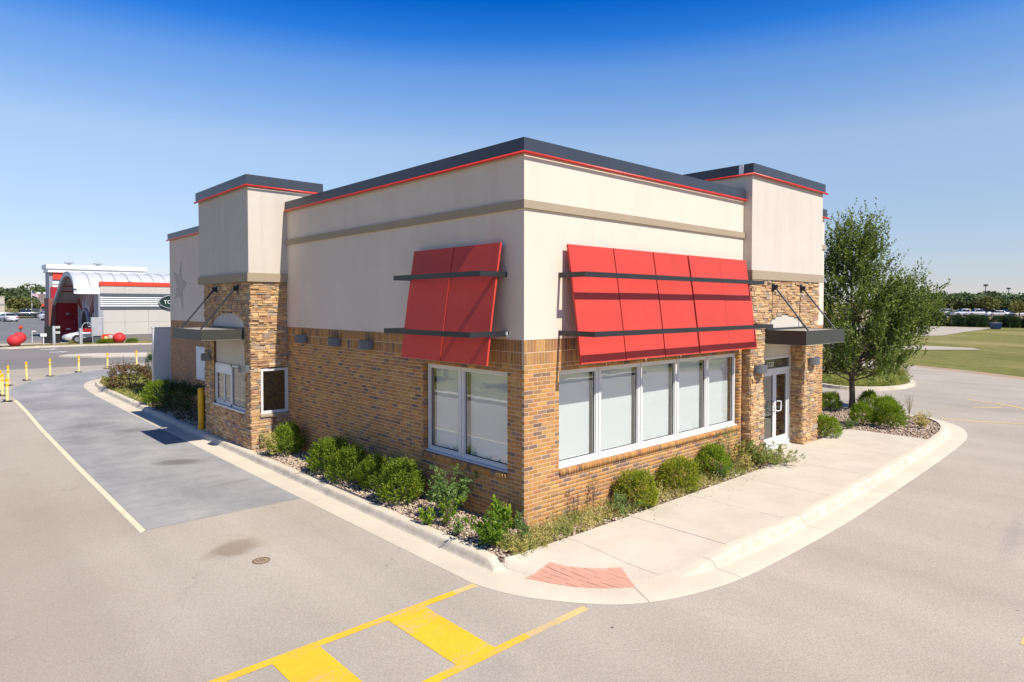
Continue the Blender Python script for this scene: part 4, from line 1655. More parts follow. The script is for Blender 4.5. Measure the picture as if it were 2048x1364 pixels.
def boxwood_mesh(seed, r, h, n_=1350, lsize=.030, per=10, up=.85, ragged=.12, inner=.5):
    rng = np.random.default_rng(seed)
    d = unitv(rng.normal(0, 1, (n_, 3)))
    d[:, 2] = np.where(d[:, 2] < -.62, -d[:, 2], d[:, 2])
    lump = 1 + .10 * np.sin(d[:, 0] * 4.1 + seed) + .09 * np.sin(d[:, 1] * 5.3 + seed * 2) + .07 * np.sin(d[:, 2] * 6 + seed)
    sup = 1 / np.maximum(.001, (np.abs(d) ** 2.6).sum(1)) ** (1 / 2.6)
    rad = np.array([r, r, h * .60])
    c = np.array([0, 0, h * .36])
    k_ = (.62 + .36 * rng.random(n_) ** inner) * lump * (.35 + .65 * sup / sup.mean())
    base = c + d * rad * k_[:, None] * .88
    nd = unitv(d * .75 + np.array([0, 0, up]) + rng.normal(0, .25, (n_, 3)))
    ln = rng.uniform(.07, .16, n_) * (r / .42) * (1 + ragged * 6 * (rng.random(n_) > .93))
    V, F, v = leaves_on_shoots(rng, base, nd, ln, per, lsize * r / .42, .62, rng.uniform(.15, .75, n_))
    V[:, 2] = np.where(V[:, 2] < .012, .012 + .02 * rng.random(len(V)), V[:, 2])
    return np_mesh('foliage', V, F, v)


def stems(points, r=.012, name='stem'):
    m2 = MB()
    for p in points:
        m2.tube([(0, 0, -.02), (p[0] * .5, p[1] * .5, p[2] * .55), p], [r, r * .8, r * .4], 5)
    return m2.mesh(name)


BOXV = [boxwood_mesh(s_, .42, .74) for s_ in (1, 2, 3)]
BSTEM = stems([(.15 * math.cos(a), .15 * math.sin(a), .35) for a in (0, 1.3, 2.6, 3.9, 5.2)])


def shrub(name, label, cat, loc, r, h, mesh, mat, rz=0, group=None, stem=True):
    t = thing(name, label, cat, loc, rz, group)
    me = mesh
    o = obj('foliage', me, mat, t)
    if me.materials and me.materials[0] != mat:
        o.material_slots[0].link = 'OBJECT'
        o.material_slots[0].material = mat
    q_ = random.Random(label)
    o.scale = (r / .42 * q_.uniform(.9, 1.12), r / .42 * q_.uniform(.9, 1.12), h / .74)
    o.rotation_euler = (q_.uniform(-.07, .07), q_.uniform(-.07, .07), 0)
    if stem:
        s_ = obj('stem', BSTEM, M['bark'], t)
        s_.scale = o.scale
    return t


GB = 'clipped boxwood shrubs'
for i, (lab, x, y, r_, h_) in enumerate((
        ('round boxwood shrub against the stone drive-through tower, partly browned', -.50, 7.80, .42, .72),
        ('boxwood shrub under the middle wall lamp, rear of its pair', -.50, 5.55, .43, .72),
        ('bright boxwood shrub under the third wall lamp, front of its pair', -.60, 4.58, .42, .70),
        ('small boxwood shrub half hidden behind the biggest one', -.42, 3.72, .38, .64),
        ('biggest boxwood shrub below the left front window', -.56, 2.70, .47, .74),
        ('low boxwood shrub in the rock bed beside the entrance pier', 11.32, -.16, .34, .58),
        ('boxwood shrub in the rock bed in front of the tree trunk', 14.05, -.17, .39, .62),
        ('large boxwood shrub at the pavement end of the rock bed', 14.15, -.90, .40, .72),
        ('boxwood shrub behind the large one in the rock bed', 15.85, -.25, .38, .66),
        ('boxwood shrub right behind the tree trunk in the rock bed', 17.35, .80, .34, .62),
        ('dark boxwood shrub in the tree shade nearest the building', 16.15, 1.60, .34, .60),
        ('dark boxwood shrub behind the brick corner under the tree', 15.75, 1.98, .34, .66))):
    shrub('boxwood_shrub', lab, 'shrub', (x, y, -.01), r_, h_, BOXV[i % 3], BOX, i * 1.3, GB)
GF = 'yellowing boxwood shrubs under the front windows'
for i, (lab, x, y, r_, h_) in enumerate((('yellow-green shrub under the front windows nearest the corner', 2.42, -.40, .42, .62),
                                         ('yellowest shrub, middle of three under the front windows', 3.82, -.33, .40, .62),
                                         ('green shrub under the front windows nearest the entrance', 5.2, -.28, .40, .66))):
    shrub('boxwood_shrub', lab, 'shrub', (x, y, -.01), r_, h_, BOXV[(i + 1) % 3], BOXY if i < 2 else BOX, i * 2.1 + .4, GF)
# browned twigs on the first shrub
sh1 = [o for o in col.objects if o.get('label', '').startswith('round boxwood shrub against')][0]
rng = np.random.default_rng(8)
bp = np.column_stack([-.28 - .16 * rng.random(130), -.30 + .5 * rng.random(130), .10 + .5 * rng.random(130)])
V_, F_, v_ = leaves_on_shoots(rng, bp, unitv(np.column_stack([-np.ones(130), rng.normal(-.3, .5, 130), rng.uniform(.1, .9, 130)])), rng.uniform(.06, .15, 130), 8, .03, .4, rng.uniform(.6, 1, 130))
o = obj('dead_twigs', np_mesh('dead_twigs', V_, F_, v_), DRY, sh1)
o.rotation_euler = (0, 0, -sh1.rotation_euler.z)
rng = np.random.default_rng(5)


def weed_mesh(seed, h, n_st, spread, lsize, per, wr=.45, side=8, vb=(.2, .8), up=1.0):
    """upright stems, each with short leafy side sprays"""
    rng = np.random.default_rng(seed)
    parts = []
    for s_ in range(n_st):
        a = rng.uniform(0, 6.28)
        lean = rng.uniform(0, spread)
        d = unitv(np.array([[math.cos(a) * lean, math.sin(a) * lean, up]]))[0]
        L = h * rng.uniform(.55, 1.0)
        t = rng.uniform(.15, 1, side)
        bend = np.array([math.cos(a), math.sin(a), 0]) * .25 * lean
        b = np.array([math.cos(a), math.sin(a), 0]) * .03 + d * (t * L)[:, None] + bend * (t ** 2 * L)[:, None]
        sd = unitv(rng.normal(0, 1, (side, 3)) * np.array([1, 1, .4]) + d * .7)
        parts.append(leaves_on_shoots(rng, b, sd, rng.uniform(.5, 1, side) * L * .30 * (1.15 - t * .6), per, lsize, wr, rng.uniform(*vb, side)))
    V, F, v = join(parts)
    V[:, 2] = np.maximum(V[:, 2], .008)
    return np_mesh('foliage', V, F, v)


def weed(name, label, loc, h, n_st, spread, lsize, per, mat, seed, wr=.45, side=8, vb=(.2, .8), cat='weed', group=None):
    t = thing(name, label, cat, loc, 0, group)
    obj('foliage', weed_mesh(seed, h, n_st, spread, lsize, per, wr, side, vb), mat, t)
    rr = random.Random(seed)
    m2 = MB()
    for _ in range(min(n_st, 6)):
        a, l_ = rr.uniform(0, 6.28), rr.uniform(0, spread)
        m2.tube([(0, 0, -.02), (math.cos(a) * l_ * h * .35, math.sin(a) * l_ * h * .35, h * .5), (math.cos(a) * l_ * h * .7, math.sin(a) * l_ * h * .7, h * .8)], [.006, .005, .003], 4)
    obj('stem', m2.mesh('stem'), M['bark'], t)
    return t


GW = 'weeds growing in the corner rock bed'
weed('tall_weed', 'tallest ferny dark green weed in the corner rock bed', (-.40, 1.50, 0), .82, 26, .72, .058, 10, WEED, 21, .45, 12, (.2, .7), group=GW)
weed('leafy_weed', 'lime green leafy weed against the brick beside the corner', (-.27, .22, 0), .62, 11, .28, .085, 7, LIME, 22, .55, 9, (.3, .9), group=GW)
weed('bushy_weed', 'bushy mid-green weed at the point of the corner bed', (-.78, -.14, 0), .50, 24, .85, .06, 9, LIME, 23, .40, 10, (0, .5), group=GW)
weed('small_weed', 'small yellow-green weed at the kerb under the tallest weed', (-.93, 1.32, 0), .30, 6, .6, .065, 6, LIME, 24, .5, 7, (.5, 1), group=GW)
weed('trailing_weed', 'thin yellow-green weed in front of the tallest weed', (-.74, 1.00, 0), .52, 7, .35, .055, 7, LIME, 25, .42, 9, (.2, .8), group=GW)
weed('kerb_weed', 'low ragged weed at the kerb between the trailing and bushy weeds', (-.86, .60, 0), .26, 7, .7, .05, 6, WEED, 26, .42, 7, (.4, 1), group=GW)
weed('spiky_weed', 'upright grey-green weed in front of the brick corner', (-.40, -.42, 0), .52, 7, .30, .045, 8, WEED, 27, .36, 9, (.3, .8), group=GW)
weed('small_weed', 'tiny pale weed in the rocks between the kerb and brick corner', (-.52, .22, 0), .36, 4, .3, .045, 7, WEED, 28, .36, 7, (.5, 1), group=GW)
weed('tower_weed', 'thin weed at the foot of the sunlit stone tower', (-.72, 8.62, 0), .50, 4, .16, .05, 6, WEED, 29, .4, 7, (.3, .9), group=GW)
weed('sprawling_weed', 'sprawling olive weed spilling over the pavement before the entrance', (6.75, -.48, 0), .62, 30, .95, .05, 10, DRY, 30, .36, 11, (0, .35))
weed('sprawling_weed', 'flattened yellow-green weed fanned out on the pavement slabs', (7.25, -.72, .0), .52, 36, 2.3, .042, 10, DRY, 31, .3, 10, (.1, .5))
weed('tall_thin_weed', 'tall thin weed reaching the window sill near the entrance', (5.95, -.25, 0), 1.0, 4, .14, .05, 8, WEED, 32, .35, 12, (.4, 1))
weed('tall_thin_weed', 'thin dry weed stalk just beside the stone entrance pier', (6.42, -.22, 0), .72, 5, .14, .05, 7, DRY, 33, .35, 10, (.1, .6))
weed('dark_stalk_weed', 'dark seed stalks standing against the brick below the first sill', (1.55, -.12, 0), .80, 4, .10, .03, 5, RUST, 34, .4, 9, (0, .25))
weed('dark_stalk_weed', 'shorter dark seed stalks nearer the brick corner', (1.05, -.15, 0), .50, 4, .35, .03, 5, RUST, 35, .4, 8, (0, .25))
weed('juniper_weed', 'grey-green feathery weed leaning from under the first front shrub', (1.85, -.50, 0), .36, 16, 1.1, .04, 9, WEED, 36, .36, 9, (.4, 1))
weed('yellow_weed', 'golden dried weed beside the sprawling entrance weed', (6.15, -.52, 0), .36, 14, .7, .05, 8, DRY, 37, .36, 8, (.5, 1))
weed('blue_weed', 'blue-green feathery weed in front of the third front shrub', (5.0, -.58, 0), .44, 12, .8, .04, 9, WEED, 38, .36, 9, (.1, .5))
weed('dry_tuft', 'dry straw-coloured tuft at the end of the rock bed', (14.7, -1.55, 0), .34, 14, .8, .05, 8, DRY, 39, .3, 8, (.6, 1))
weed('dry_tuft', 'second straw-coloured tuft farther along the rock bed kerb', (15.5, -1.35, 0), .36, 12, .8, .05, 8, DRY, 40, .3, 8, (.55, 1))
weed('tall_thin_weed', 'bare thin weed standing at the rounded end of the rock bed', (16.9, -.6, 0), .85, 5, .35, .045, 5, DRY, 41, .25, 8, (.2, .7))
weed('juniper_weed', 'low feathery juniper sprig between the rock bed shrubs', (12.9, -.15, 0), .34, 12, 1.5, .045, 9, WEED, 42, .3, 9, (.1, .6))

# low weeds along the sunny wall: an uncountable mat
def weed_mat(name, label, pts, n_, h, seed, mats=DRY, vb=(0, 1), lsize=.045):
    rng = np.random.default_rng(seed)
    P = np.array([pts(rng) for _ in range(n_)])
    d = unitv(rng.normal(0, .55, (n_, 3)) + np.array([0, 0, 1.0]))
    ln = h * rng.uniform(.4, 1.2, n_)
    patch = .5 + .5 * np.sin(P[:, 0] * 5.1) * np.cos(P[:, 1] * 7 + P[:, 0] * 1.7)
    V, F, v = leaves_on_shoots(rng, P, d, ln, 7, lsize, .28, np.clip(vb[0] + (vb[1] - vb[0]) * (patch * .7 + rng.random(n_) * .3), 0, 1), .8)
    V[:, 2] = np.maximum(V[:, 2], -.01)
    o = obj(name, np_mesh(name, V, F, v), mats)
    return tag(o, label, 'weeds', kind='stuff')


def strip(rng):
    x = -.75 + 7.3 * rng.random() ** 1.5
    return (x, rng.uniform(-.66, -.05 if x > .05 else -.2), -.01)


weed_mat('low_weeds', 'low green and straw-coloured weeds matted along the sunny wall', strip, 2600, .21, 50)


def litter_pt(rng):
    while True:
        x = rng.uniform(-1.2, 10)
        y = -.66 - abs(rng.normal(0, .35)) if x > -.6 else rng.uniform(-.5, 5)
        if y > -2.3 and (x > -.6 or x < -1.05):
            return x, y


rng = np.random.default_rng(90)
LP = np.array([litter_pt(rng) for _ in range(240)])
zz = np.where(LP[:, 0] < -1.0, G + .014, .004)
sel = (LP[:, 0] > 1.9) | (LP[:, 0] < -1.0)
LP, zz = LP[sel], zz[sel]
a_ = rng.uniform(0, 6.28, len(LP))
A_ = np.stack([np.cos(a_), np.sin(a_), rng.uniform(0, .25, len(LP))], 1)
B_ = unitv(np.cross(A_, np.array([0, 0, 1.0]) + rng.normal(0, .2, A_.shape)))
Ls = rng.uniform(.012, .04, len(LP))
V_, F_ = leaf_quads(np.column_stack([LP, zz]), A_, B_, Ls, Ls * .5)
tag(obj('fallen_leaves', np_mesh('fallen_leaves', V_, F_, np.repeat(rng.uniform(.3, 1, len(LP)), 4)), RUST), 'scattered dry leaf bits on the pavement and gutter', 'leaf litter', kind='stuff')


# dry branches on the first boxwood's sunny side are part of its look; grasses behind the building
def tuft(name, label, loc, h, n_, spread, mat, seed, w_=.012, group=None, cat='grass tuft'):
    rng = np.random.default_rng(seed)
    a = rng.uniform(0, 6.28, n_)
    l_ = rng.uniform(0, spread, n_)
    d = unitv(np.stack([np.cos(a) * l_, np.sin(a) * l_, np.ones(n_)], 1))
    b = np.stack([np.cos(a), np.sin(a), np.zeros(n_)], 1) * (.1 * spread * rng.random(n_))[:, None]
    L = h * rng.uniform(.6, 1.1, n_)
    B = unitv(np.cross(d, rng.normal(0, 1, d.shape)))
    V, F = leaf_quads(b, d, B, L, np.full(n_, w_))
    t = thing(name, label, cat, loc, 0, group)
    obj('blades', np_mesh('blades', V, F, np.repeat(np.clip(rng.uniform(0, 1, n_), 0, 1), 4)), mat, t)
    return t


tuft('dry_grass', 'pale dry ornamental grass behind the grey box', (2.6, 30.5, 0), 1.5, 420, .55, DRY, 61, .02)
tuft('dry_grass', 'second pale dry grass clump by the last yellow post', (3.4, 32.0, 0), 1.4, 320, .55, DRY, 62, .02)
tuft('wild_grass', 'seeding wild grass sprouting from the island by the tree', (28.0, 3.0, 0), 1.0, 120, .7, DRY, 63, .018)

RUSTM = boxwood_mesh(9, .42, .74, 700, .034, 9, .35, .22, .6)
shrub('barberry_shrub', 'reddish-brown spreading shrub at the bend of the drive lane', 'shrub', (-.10, 24.6, -.02), .98, 1.05, RUSTM, RUST, .3)
JUNM = boxwood_mesh(12, .42, .74, 700, .03, 9, .5, .2, .6)
shrub('juniper_shrub', 'bright green shrub at the kerb before the dark shaded shrubs', 'shrub', (-.45, 18.7, -.02), .62, .85, BOXV[1], BOX, .8)
shrub('juniper_shrub', 'dark spreading shrub in shade beside the rear brick wall', 'shrub', (-.42, 17.0, -.02), .62, 1.0, JUNM, JUN, .2)
shrub('juniper_shrub', 'dark shrub in shade nearest the notice board', 'shrub', (-.40, 14.7, -.02), .60, 1.15, JUNM, JUN, 1.9)
shrub('conifer', 'narrow dark conifer standing against the notice board', 'shrub', (-.32, 13.55, -.02), .26, 1.75, JUNM, JUN, 1.1)
shrub('conifer', 'little upright conifer behind the reddish shrub', 'shrub', (1.9, 29.6, -.02), .24, 1.2, JUNM, JUN, 2.1)
shrub('conifer', 'green shrub tight behind the grey box', 'shrub', (3.5, 28.8, -.02), .45, 1.6, BOXV[0], BOX, 2.1)


def lawn_strip(rng):
    while True:
        x, y = rng.uniform(-1, 3.2), rng.uniform(17.5, 31)
        if inside(LAWNP, x, y):
            return (x, y, -.02)


LAWNP = [(-.9, 18), (.9, 18), (.9, 20), (3, 23), (3, 31), (1.2, 30.8), (-.2, 29.6), (-.75, 27.5), (-.9, 24)]
weed_mat('rough_grass', 'rough green and tan grass behind the restaurant kerb', lawn_strip, 3000, .17, 51, DRY, (0, .75), .07)


def island_pt(rng):
    while True:
        x, y = rng.uniform(23, 30.5), rng.uniform(2, 6.2)
        if inside(ISL, x, y):
            return (x, y, -.03)


ISL = [(24.2, 5.2), (23.5, 3.7), (24.2, 2.9), (25.2, 2.4), (26.6, 2.3), (27.9, 2.6), (29.0, 3.1), (30.0, 4.0), (29.6, 4.9), (28.7, 6.0), (26, 7.5)]
mb = MB()
isl_o = offset_path(smooth_path([(24.6, 6.4), (23.55, 4.9), (23.3, 3.7), (24.1, 2.65), (25.2, 2.17), (26.6, 2.03), (27.95, 2.33), (29.1, 2.92), (30.25, 3.95), (29.9, 5.0), (28.9, 6.4)], .3), 0)
isl_i = offset_path(isl_o, .22)
n_ = len(isl_o)
V = [(x, y, G) for x, y in isl_o] + [(x, y, -.01) for x, y in offset_path(isl_o, .03)] + [(x, y, -.0) for x, y in isl_i] + [(x, y, -.1) for x, y in isl_i]
mb.add(V, [(k_ * n_ + i, k_ * n_ + i + 1, (k_ + 1) * n_ + i + 1, (k_ + 1) * n_ + i) for k_ in range(3) for i in range(n_ - 1)])
structure('island_kerb', mb, M['kerb'])
structure('island_soil', sheet(isl_i, -.04), M['grass'])
weed_mat('island_weeds', 'rough weeds filling the kerbed island beyond the tree', island_pt, 2600, .42, 52, DRY, (0, .6), .10)


# ---- the tree beside the entrance
def tree_feature():
    rng = np.random.default_rng(77)
    t = thing('street_tree', 'leafy green tree with upswept branches in the rock bed beside the entrance', 'tree', (17.2, 1.28, -.02))
    rt = np.array([.735, -.678, 0])     # towards the open side, where the crown's second lobe hangs
    prof_z = [.95, 1.35, 2.0, 2.8, 3.6, 4.3, 4.9, 5.5, 6.2, 6.95]
    prof_r = [.5, 1.2, 1.9, 1.95, 1.7, 1.3, 1.05, .95, .75, .15]
    m2 = MB()
    m2.tube([(0, 0, -.05), (.01, 0, .4), (.0, .02, 1.0), (-.03, .03, 1.7), (0, .05, 2.8), (-.05, .05, 4.2), (-.05, .02, 5.4)], [.115, .095, .088, .078, .058, .038, .015], 10)
    tr = obj('trunk', m2.mesh('trunk'), M['bark'], t)
    m2 = MB()
    B_, D_ = [], []
    up3 = np.array([0, 0, 1.0])
    nb_ = 98
    for i in range(nb_):
        if i < 66:
            z1 = 1.35 + 5.3 * (i / 66) ** .95
            a = i * 2.3999 + rng.uniform(-.25, .25)
            r1 = np.interp(z1, prof_z, prof_r) * rng.uniform(.78, 1.04)
            end = np.array([math.cos(a) * r1, math.sin(a) * r1, z1])
            z0 = max(.95, z1 - r1 * rng.uniform(.55, .9))
            if z1 < 1.9:
                z0 = rng.uniform(1.1, 1.35)
        else:                                   # the lobe on the open side
            q = rng.normal(0, 1, 3) * np.array([.45, .45, .60])
            end = rt * 1.70 + up3 * 3.75 + q
            z0 = rng.uniform(1.3, 2.2)
            r1 = 1.6
        st_ = np.array([0, .03, min(z0, 5.2)])
        mid = st_ * .45 + end * .55 + np.array([end[0], end[1], 0]) * .14 - up3 * .10 * r1
        pts = [st_, st_ * .5 + mid * .5 + np.array([end[0], end[1], 0]) * .05, mid, end]
        m2.tube([tuple(p) for p in pts], [.030, .022, .014, .005], 5)
        ns = int(26 + 24 * r1)
        t_ = .30 + .72 * rng.random(ns) ** .8
        c = ((1 - t_) ** 2)[:, None] * st_ + (2 * t_ * (1 - t_))[:, None] * (2 * mid - .5 * st_ - .5 * end) + (t_ ** 2)[:, None] * end
        c = c + rng.normal(0, .13, (ns, 3)) * (.4 + t_)[:, None] * np.array([1, 1, .9])
        ax = unitv((end - mid)[None])[0]
        d = unitv(ax * rng.uniform(.2, .9, (ns, 1)) + up3 * rng.uniform(.15, 1.0, (ns, 1)) + rng.normal(0, .30, (ns, 3)))
        B_.append(c)
        D_.append(d)
    obj('limb', m2.mesh('limb'), M['bark'], t)
    zc = rng.uniform(1.5, 5.6, 620)
    ac = rng.uniform(0, 6.283, 620)
    rc = np.interp(zc, prof_z, prof_r) * rng.uniform(.12, .55, 620)
    B_.append(np.stack([np.cos(ac) * rc, np.sin(ac) * rc, zc], 1))
    D_.append(unitv(np.stack([np.cos(ac) * .5, np.sin(ac) * .5, rng.uniform(.2, 1, 620)], 1)))
    base, d = np.concatenate(B_), np.concatenate(D_)
    keep = base[:, 2] > 1.0
    base, d = base[keep], d[keep]
    n_ = len(base)
    ln = rng.uniform(.20, .48, n_)
    ln[rng.random(n_) > .95] *= 1.6
    parts = [leaves_on_shoots(rng, base, d, ln, 13, .080, .55, rng.uniform(.1, .85, n_), 1.0)]
    # whips that break the outline
    nw = 46
    aw = rng.uniform(0, 6.283, nw)
    zw = rng.uniform(3.2, 6.2, nw)
    rw = np.interp(zw, prof_z, prof_r) * .8
    bw = np.stack([np.cos(aw) * rw, np.sin(aw) * rw, zw], 1)
    dw_ = unitv(np.stack([np.cos(aw) * .45, np.sin(aw) * .45, np.ones(nw)], 1) + rng.normal(0, .12, (nw, 3)))
    parts.append(leaves_on_shoots(rng, bw, dw_, rng.uniform(.6, 1.05, nw), 26, .06, .5, rng.uniform(.3, .9, nw), .9))
    nw = 34
    bw = rt * 1.8 + np.array([0, 0, 3.6]) + rng.normal(0, 1, (nw, 3)) * np.array([.4, .4, .5])
    dw_ = unitv(rt * rng.uniform(.1, .9, (nw, 1)) + np.array([0, 0, 1.0]) + rng.normal(0, .2, (nw, 3)))
    parts.append(leaves_on_shoots(rng, bw, dw_, rng.uniform(.6, 1.2, nw), 26, .06, .5, rng.uniform(.3, .9, nw), .9))
    V, F, v = join(parts)
    obj('crown', np_mesh('crown', V, F, v), TREEL, t)


tree_feature()


# ---- far trees, each its own thing
def far_crown(seed, n_=1500, lobes=9, flat=.8):
    rng = np.random.default_rng(seed)
    C_ = unitv(rng.normal(0, 1, (lobes, 3))) * rng.uniform(.2, .62, (lobes, 1)) * np.array([1, 1, flat])
    C_[:, 2] = np.abs(C_[:, 2]) * .9 - .1
    rad = rng.uniform(.34, .58, lobes)
    which = rng.integers(0, lobes, n_)
    d = unitv(rng.normal(0, 1, (n_, 3)))
    P = C_[which] + d * (rad[which] * (.72 + .3 * rng.random(n_)))[:, None] * np.array([1, 1, .85])
    A = unitv(rng.normal(0, 1, (n_, 3)) + d * .4)
    B = unitv(np.cross(A, rng.normal(0, 1, A.shape)))
    L = rng.uniform(.09, .17, n_)
    V, F = leaf_quads(P - A * L[:, None] * .5, A, B, L, L * .85)
    v = np.clip(rng.uniform(.1, .9, lobes)[which] * .5 + rng.random(n_) * .5, 0, 1)
    return np_mesh('crown', V, F, np.repeat(v, 4))


CROWNS = [far_crown(s_) for s_ in (101, 102, 103, 104, 105)]
m2 = MB()
m2.tube([(0, 0, -.05), (.01, 0, .25), (-.01, .01, .5)], [.035, .028, .018], 7)
m2.tube([(0, 0, .25), (.12, .05, .5)], [.018, .01], 5)
m2.tube([(0, 0, .28), (-.1, -.08, .5)], [.016, .01], 5)
FTRUNK = m2.mesh('trunk')


def far_tree(label, x, y, h, w_, mat=FARL, k_=0, group=None, zb=None, low=.12, name='shade_tree'):
    """h overall height, w_ crown width; low: share of height where the crown starts"""
    t = thing(name, label, 'tree', (x, y, terrain_z(x, y) - .05 if zb is None else zb), k_ * 1.7, group)
    o = obj('trunk', FTRUNK, M['bark'], t)
    o.scale = (h * .9, h * .9, h)
    me = CROWNS[k_ % 5]
    c = obj('crown', me, mat, t)
    if me.materials[0] != mat:
        c.material_slots[0].link = 'OBJECT'
        c.material_slots[0].material = mat
    ch = h * (1 - low)
    c.location = (0, 0, h * low + ch * .42)
    c.scale = (w_ / 1.75, w_ / 1.75, ch / 1.45)
    return t

# ================================================================== STREET FURNITURE
# ---- yellow flexible posts along the lane
def lane_post(label, p, g):
    t = thing('lane_post', label, 'delineator post', p, 0, g)
    m2 = MB()
    for a in (0, math.pi / 2):
        c, s_ = math.cos(a + .4), math.sin(a + .4)
        m2.add([(c * .26 - s_ * .05, s_ * .26 + c * .05, 0), (c * .26 + s_ * .05, s_ * .26 - c * .05, 0), (-c * .26 + s_ * .05, -s_ * .26 - c * .05, 0), (-c * .26 - s_ * .05, -s_ * .26 + c * .05, 0),
                (c * .1 - s_ * .05, s_ * .1 + c * .05, .035 + a * .002), (c * .1 + s_ * .05, s_ * .1 - c * .05, .035 + a * .002), (-c * .1 + s_ * .05, -s_ * .1 - c * .05, .035 + a * .002), (-c * .1 - s_ * .05, -s_ * .1 + c * .05, .035 + a * .002)],
               [(0, 1, 5, 4), (4, 5, 6, 7), (2, 3, 7, 6), (1, 2, 6, 5), (3, 0, 4, 7)])
    obj('base', m2.mesh('base'), M['rubber'], t)
    m2 = MB()
    m2.tube([(0, 0, .02), (0, 0, .78), (0, 0, .90), (0, 0, .93)], [.052, .050, .046, .03], 12)
    obj('post', m2.mesh('post'), M['palepost'], t)
    for z in (.60, .78):
        m2 = MB()
        m2.tube([(0, 0, z), (0, 0, z + .09)], .055, 12)
        obj('band', m2.mesh('band'), M['yellowpost'], t)
    m2 = MB()
    m2.tube([(0, 0, .87), (0, 0, .935)], [.05, .04], 12)
    obj('cap', m2.mesh('cap'), M['yellowpost'], t)
    return t


GPST = 'yellow posts along the drive lane'
POSTS = [('yellow flexible post nearest the camera at the start of the cream lane line', -4.39, 24.5), ('yellow flexible post, second along the lane from the cream line', -4.36, 26.65),
         ('yellow flexible post at the picture edge, third along the lane', -4.28, 28.55), ('yellow flexible post, fourth along the bend', -3.8, 30.8), ('yellow flexible post, fifth along the bend, below the red balls', -2.89, 32.8),
         ('yellow flexible post, sixth along the bend', -1.73, 34.3), ('yellow flexible post, seventh along the bend', -.23, 35.75), ('yellow flexible post, second last before the grey box', 1.42, 37.05), ('yellow flexible post, last one beside the dry grass and grey box', 3.16, 37.95)]
p0 = lane_post(POSTS[0][0], (POSTS[0][1], POSTS[0][2], G), GPST)
for i, (lab, x, y) in enumerate(POSTS[1:]):
    c = copy_tree(p0)
    c.location = (x, y, G)
    c.rotation_euler = (R(random.uniform(-1.5, 1.5)), R(random.uniform(-1.5, 1.5)), i * .7)
    c['label'] = lab

bo = thing('bollard', 'solid yellow steel bollard at the drive-through window', 'bollard', (-.97, 12.52, 0))
m2 = MB()
m2.tube([(-.97, 12.52, -.1), (-.97, 12.52, 1.16), (-.97, 12.52, 1.20), (-.97, 12.52, 1.215)], [.086, .086, .07, .03], 20)
m2.build('post', M['yellowpost'], bo)
m2 = MB()
m2.tube([(-.97, 12.52, -.03), (-.97, 12.52, .012)], .15, 16)
m2.build('footing', M['slab'], bo)

vc = thing('valve_cover', 'small round iron water valve cover in the asphalt by the brown stain', 'cover', (-3.41, 2.01, G))
m2 = MB()
m2.tube([(-3.41, 2.01, G + .0005), (-3.41, 2.01, G + .007)], .105, 24)
m2.build('lid', surf('rusty_iron', (.34, .25, .175), .8, .3, 30), vc)
m2 = MB()
for k_ in range(24):
    a0, a1 = 2 * math.pi * k_ / 24, 2 * math.pi * (k_ + 1) / 24
    q = [(-3.41 + r_ * math.cos(a), 2.01 + r_ * math.sin(a), z) for a in (a0, a1) for r_, z in ((.108, G + .004), (.124, G + .004), (.108, G + .012), (.124, G + .012))]
    m2.add(q, [(2, 3, 7, 6), (0, 2, 6, 4), (1, 5, 7, 3)])
m2.build('ring', M['soil'], vc)
m2 = MB()
for dx in (-.045, 0, .045):
    m2.box(-3.41 + dx - .008, -3.41 + dx + .008, 2.01 - .06, 2.01 + .06, G + .0065, G + .011)
m2.build('raised_bars', M['soil'], vc)

gb = thing('screen_wall', 'plain light grey metal screen wall standing behind the rear corner of the restaurant', 'wall', (1.4, 20.0, 0))
m2 = MB()
m2.bevel_box(-.36, 3.2, 20.0, 20.14, -.05, 2.72, .012)
m2.build('panel', M['steelbox'], gb)
m2 = MB()
m2.box(-.38, 3.22, 19.985, 20.155, 2.72, 2.76)
m2.build('top_rail', M['alu'], gb)
m2 = MB()
m2.tube([(.3, 20.07, 2.76), (.5, 20.07, 2.90), (1.4, 20.07, 2.95)], .015, 5)
m2.build('conduit', M['dark'], gb)

lt = thing('paper_litter', 'scrap of white paper on the kerb grass by the bright shrub', 'litter', (-.85, 18.9, .01))
m2 = MB()
m2.add([(-.95, 18.75, .02), (-.70, 18.8, .03), (-.72, 18.98, .012), (-.94, 18.95, .04)], [(0, 1, 2, 3)])
m2.build('sheet', M['white'], lt)
lt = thing('paper_litter', 'scrap of white paper at the pavement edge by the third front shrub', 'litter', (5.62, -.62, .01))
m2 = MB()
m2.add([(5.55, -.66, .008), (5.75, -.62, .03), (5.74, -.56, .01), (5.57, -.58, .035)], [(0, 1, 2, 3)])
m2.build('sheet', M['white'], lt)

# ================================================================== THE CAR WASH NEXT DOOR
cw = thing('car_wash', 'car wash with white barrel roof, red trim and pale panelled side wall', 'building', (6.7, 67.33, G))
CWX1 = 30.0
M['cwpanel'] = surf('pale_wall_panel', (.50, .47, .42), .7, .03, .8)
M['cwred'] = surf('bright_red_panel', (.72, .055, .025), .45, .04, .5)
M['cwdeep'] = surf('deep_red_wall', (.34, .012, .018), .5, .06, .5)
M['cwbrown'] = surf('brown_red_tile', (.23, .085, .07), .7, .06, .6)
M['cwwhite'] = surf('white_roof_metal', (.80, .80, .80), .4, .02, .6)
M['cwgrey'] = surf('slate_trim', (.085, .10, .12), .5, .05, .6)
M['cwmid'] = surf('grey_cladding', (.30, .31, .34), .5, .05, .6)
M['cwbase'] = surf('grey_split_block', (.20, .175, .155), .9, .18, 1.5)


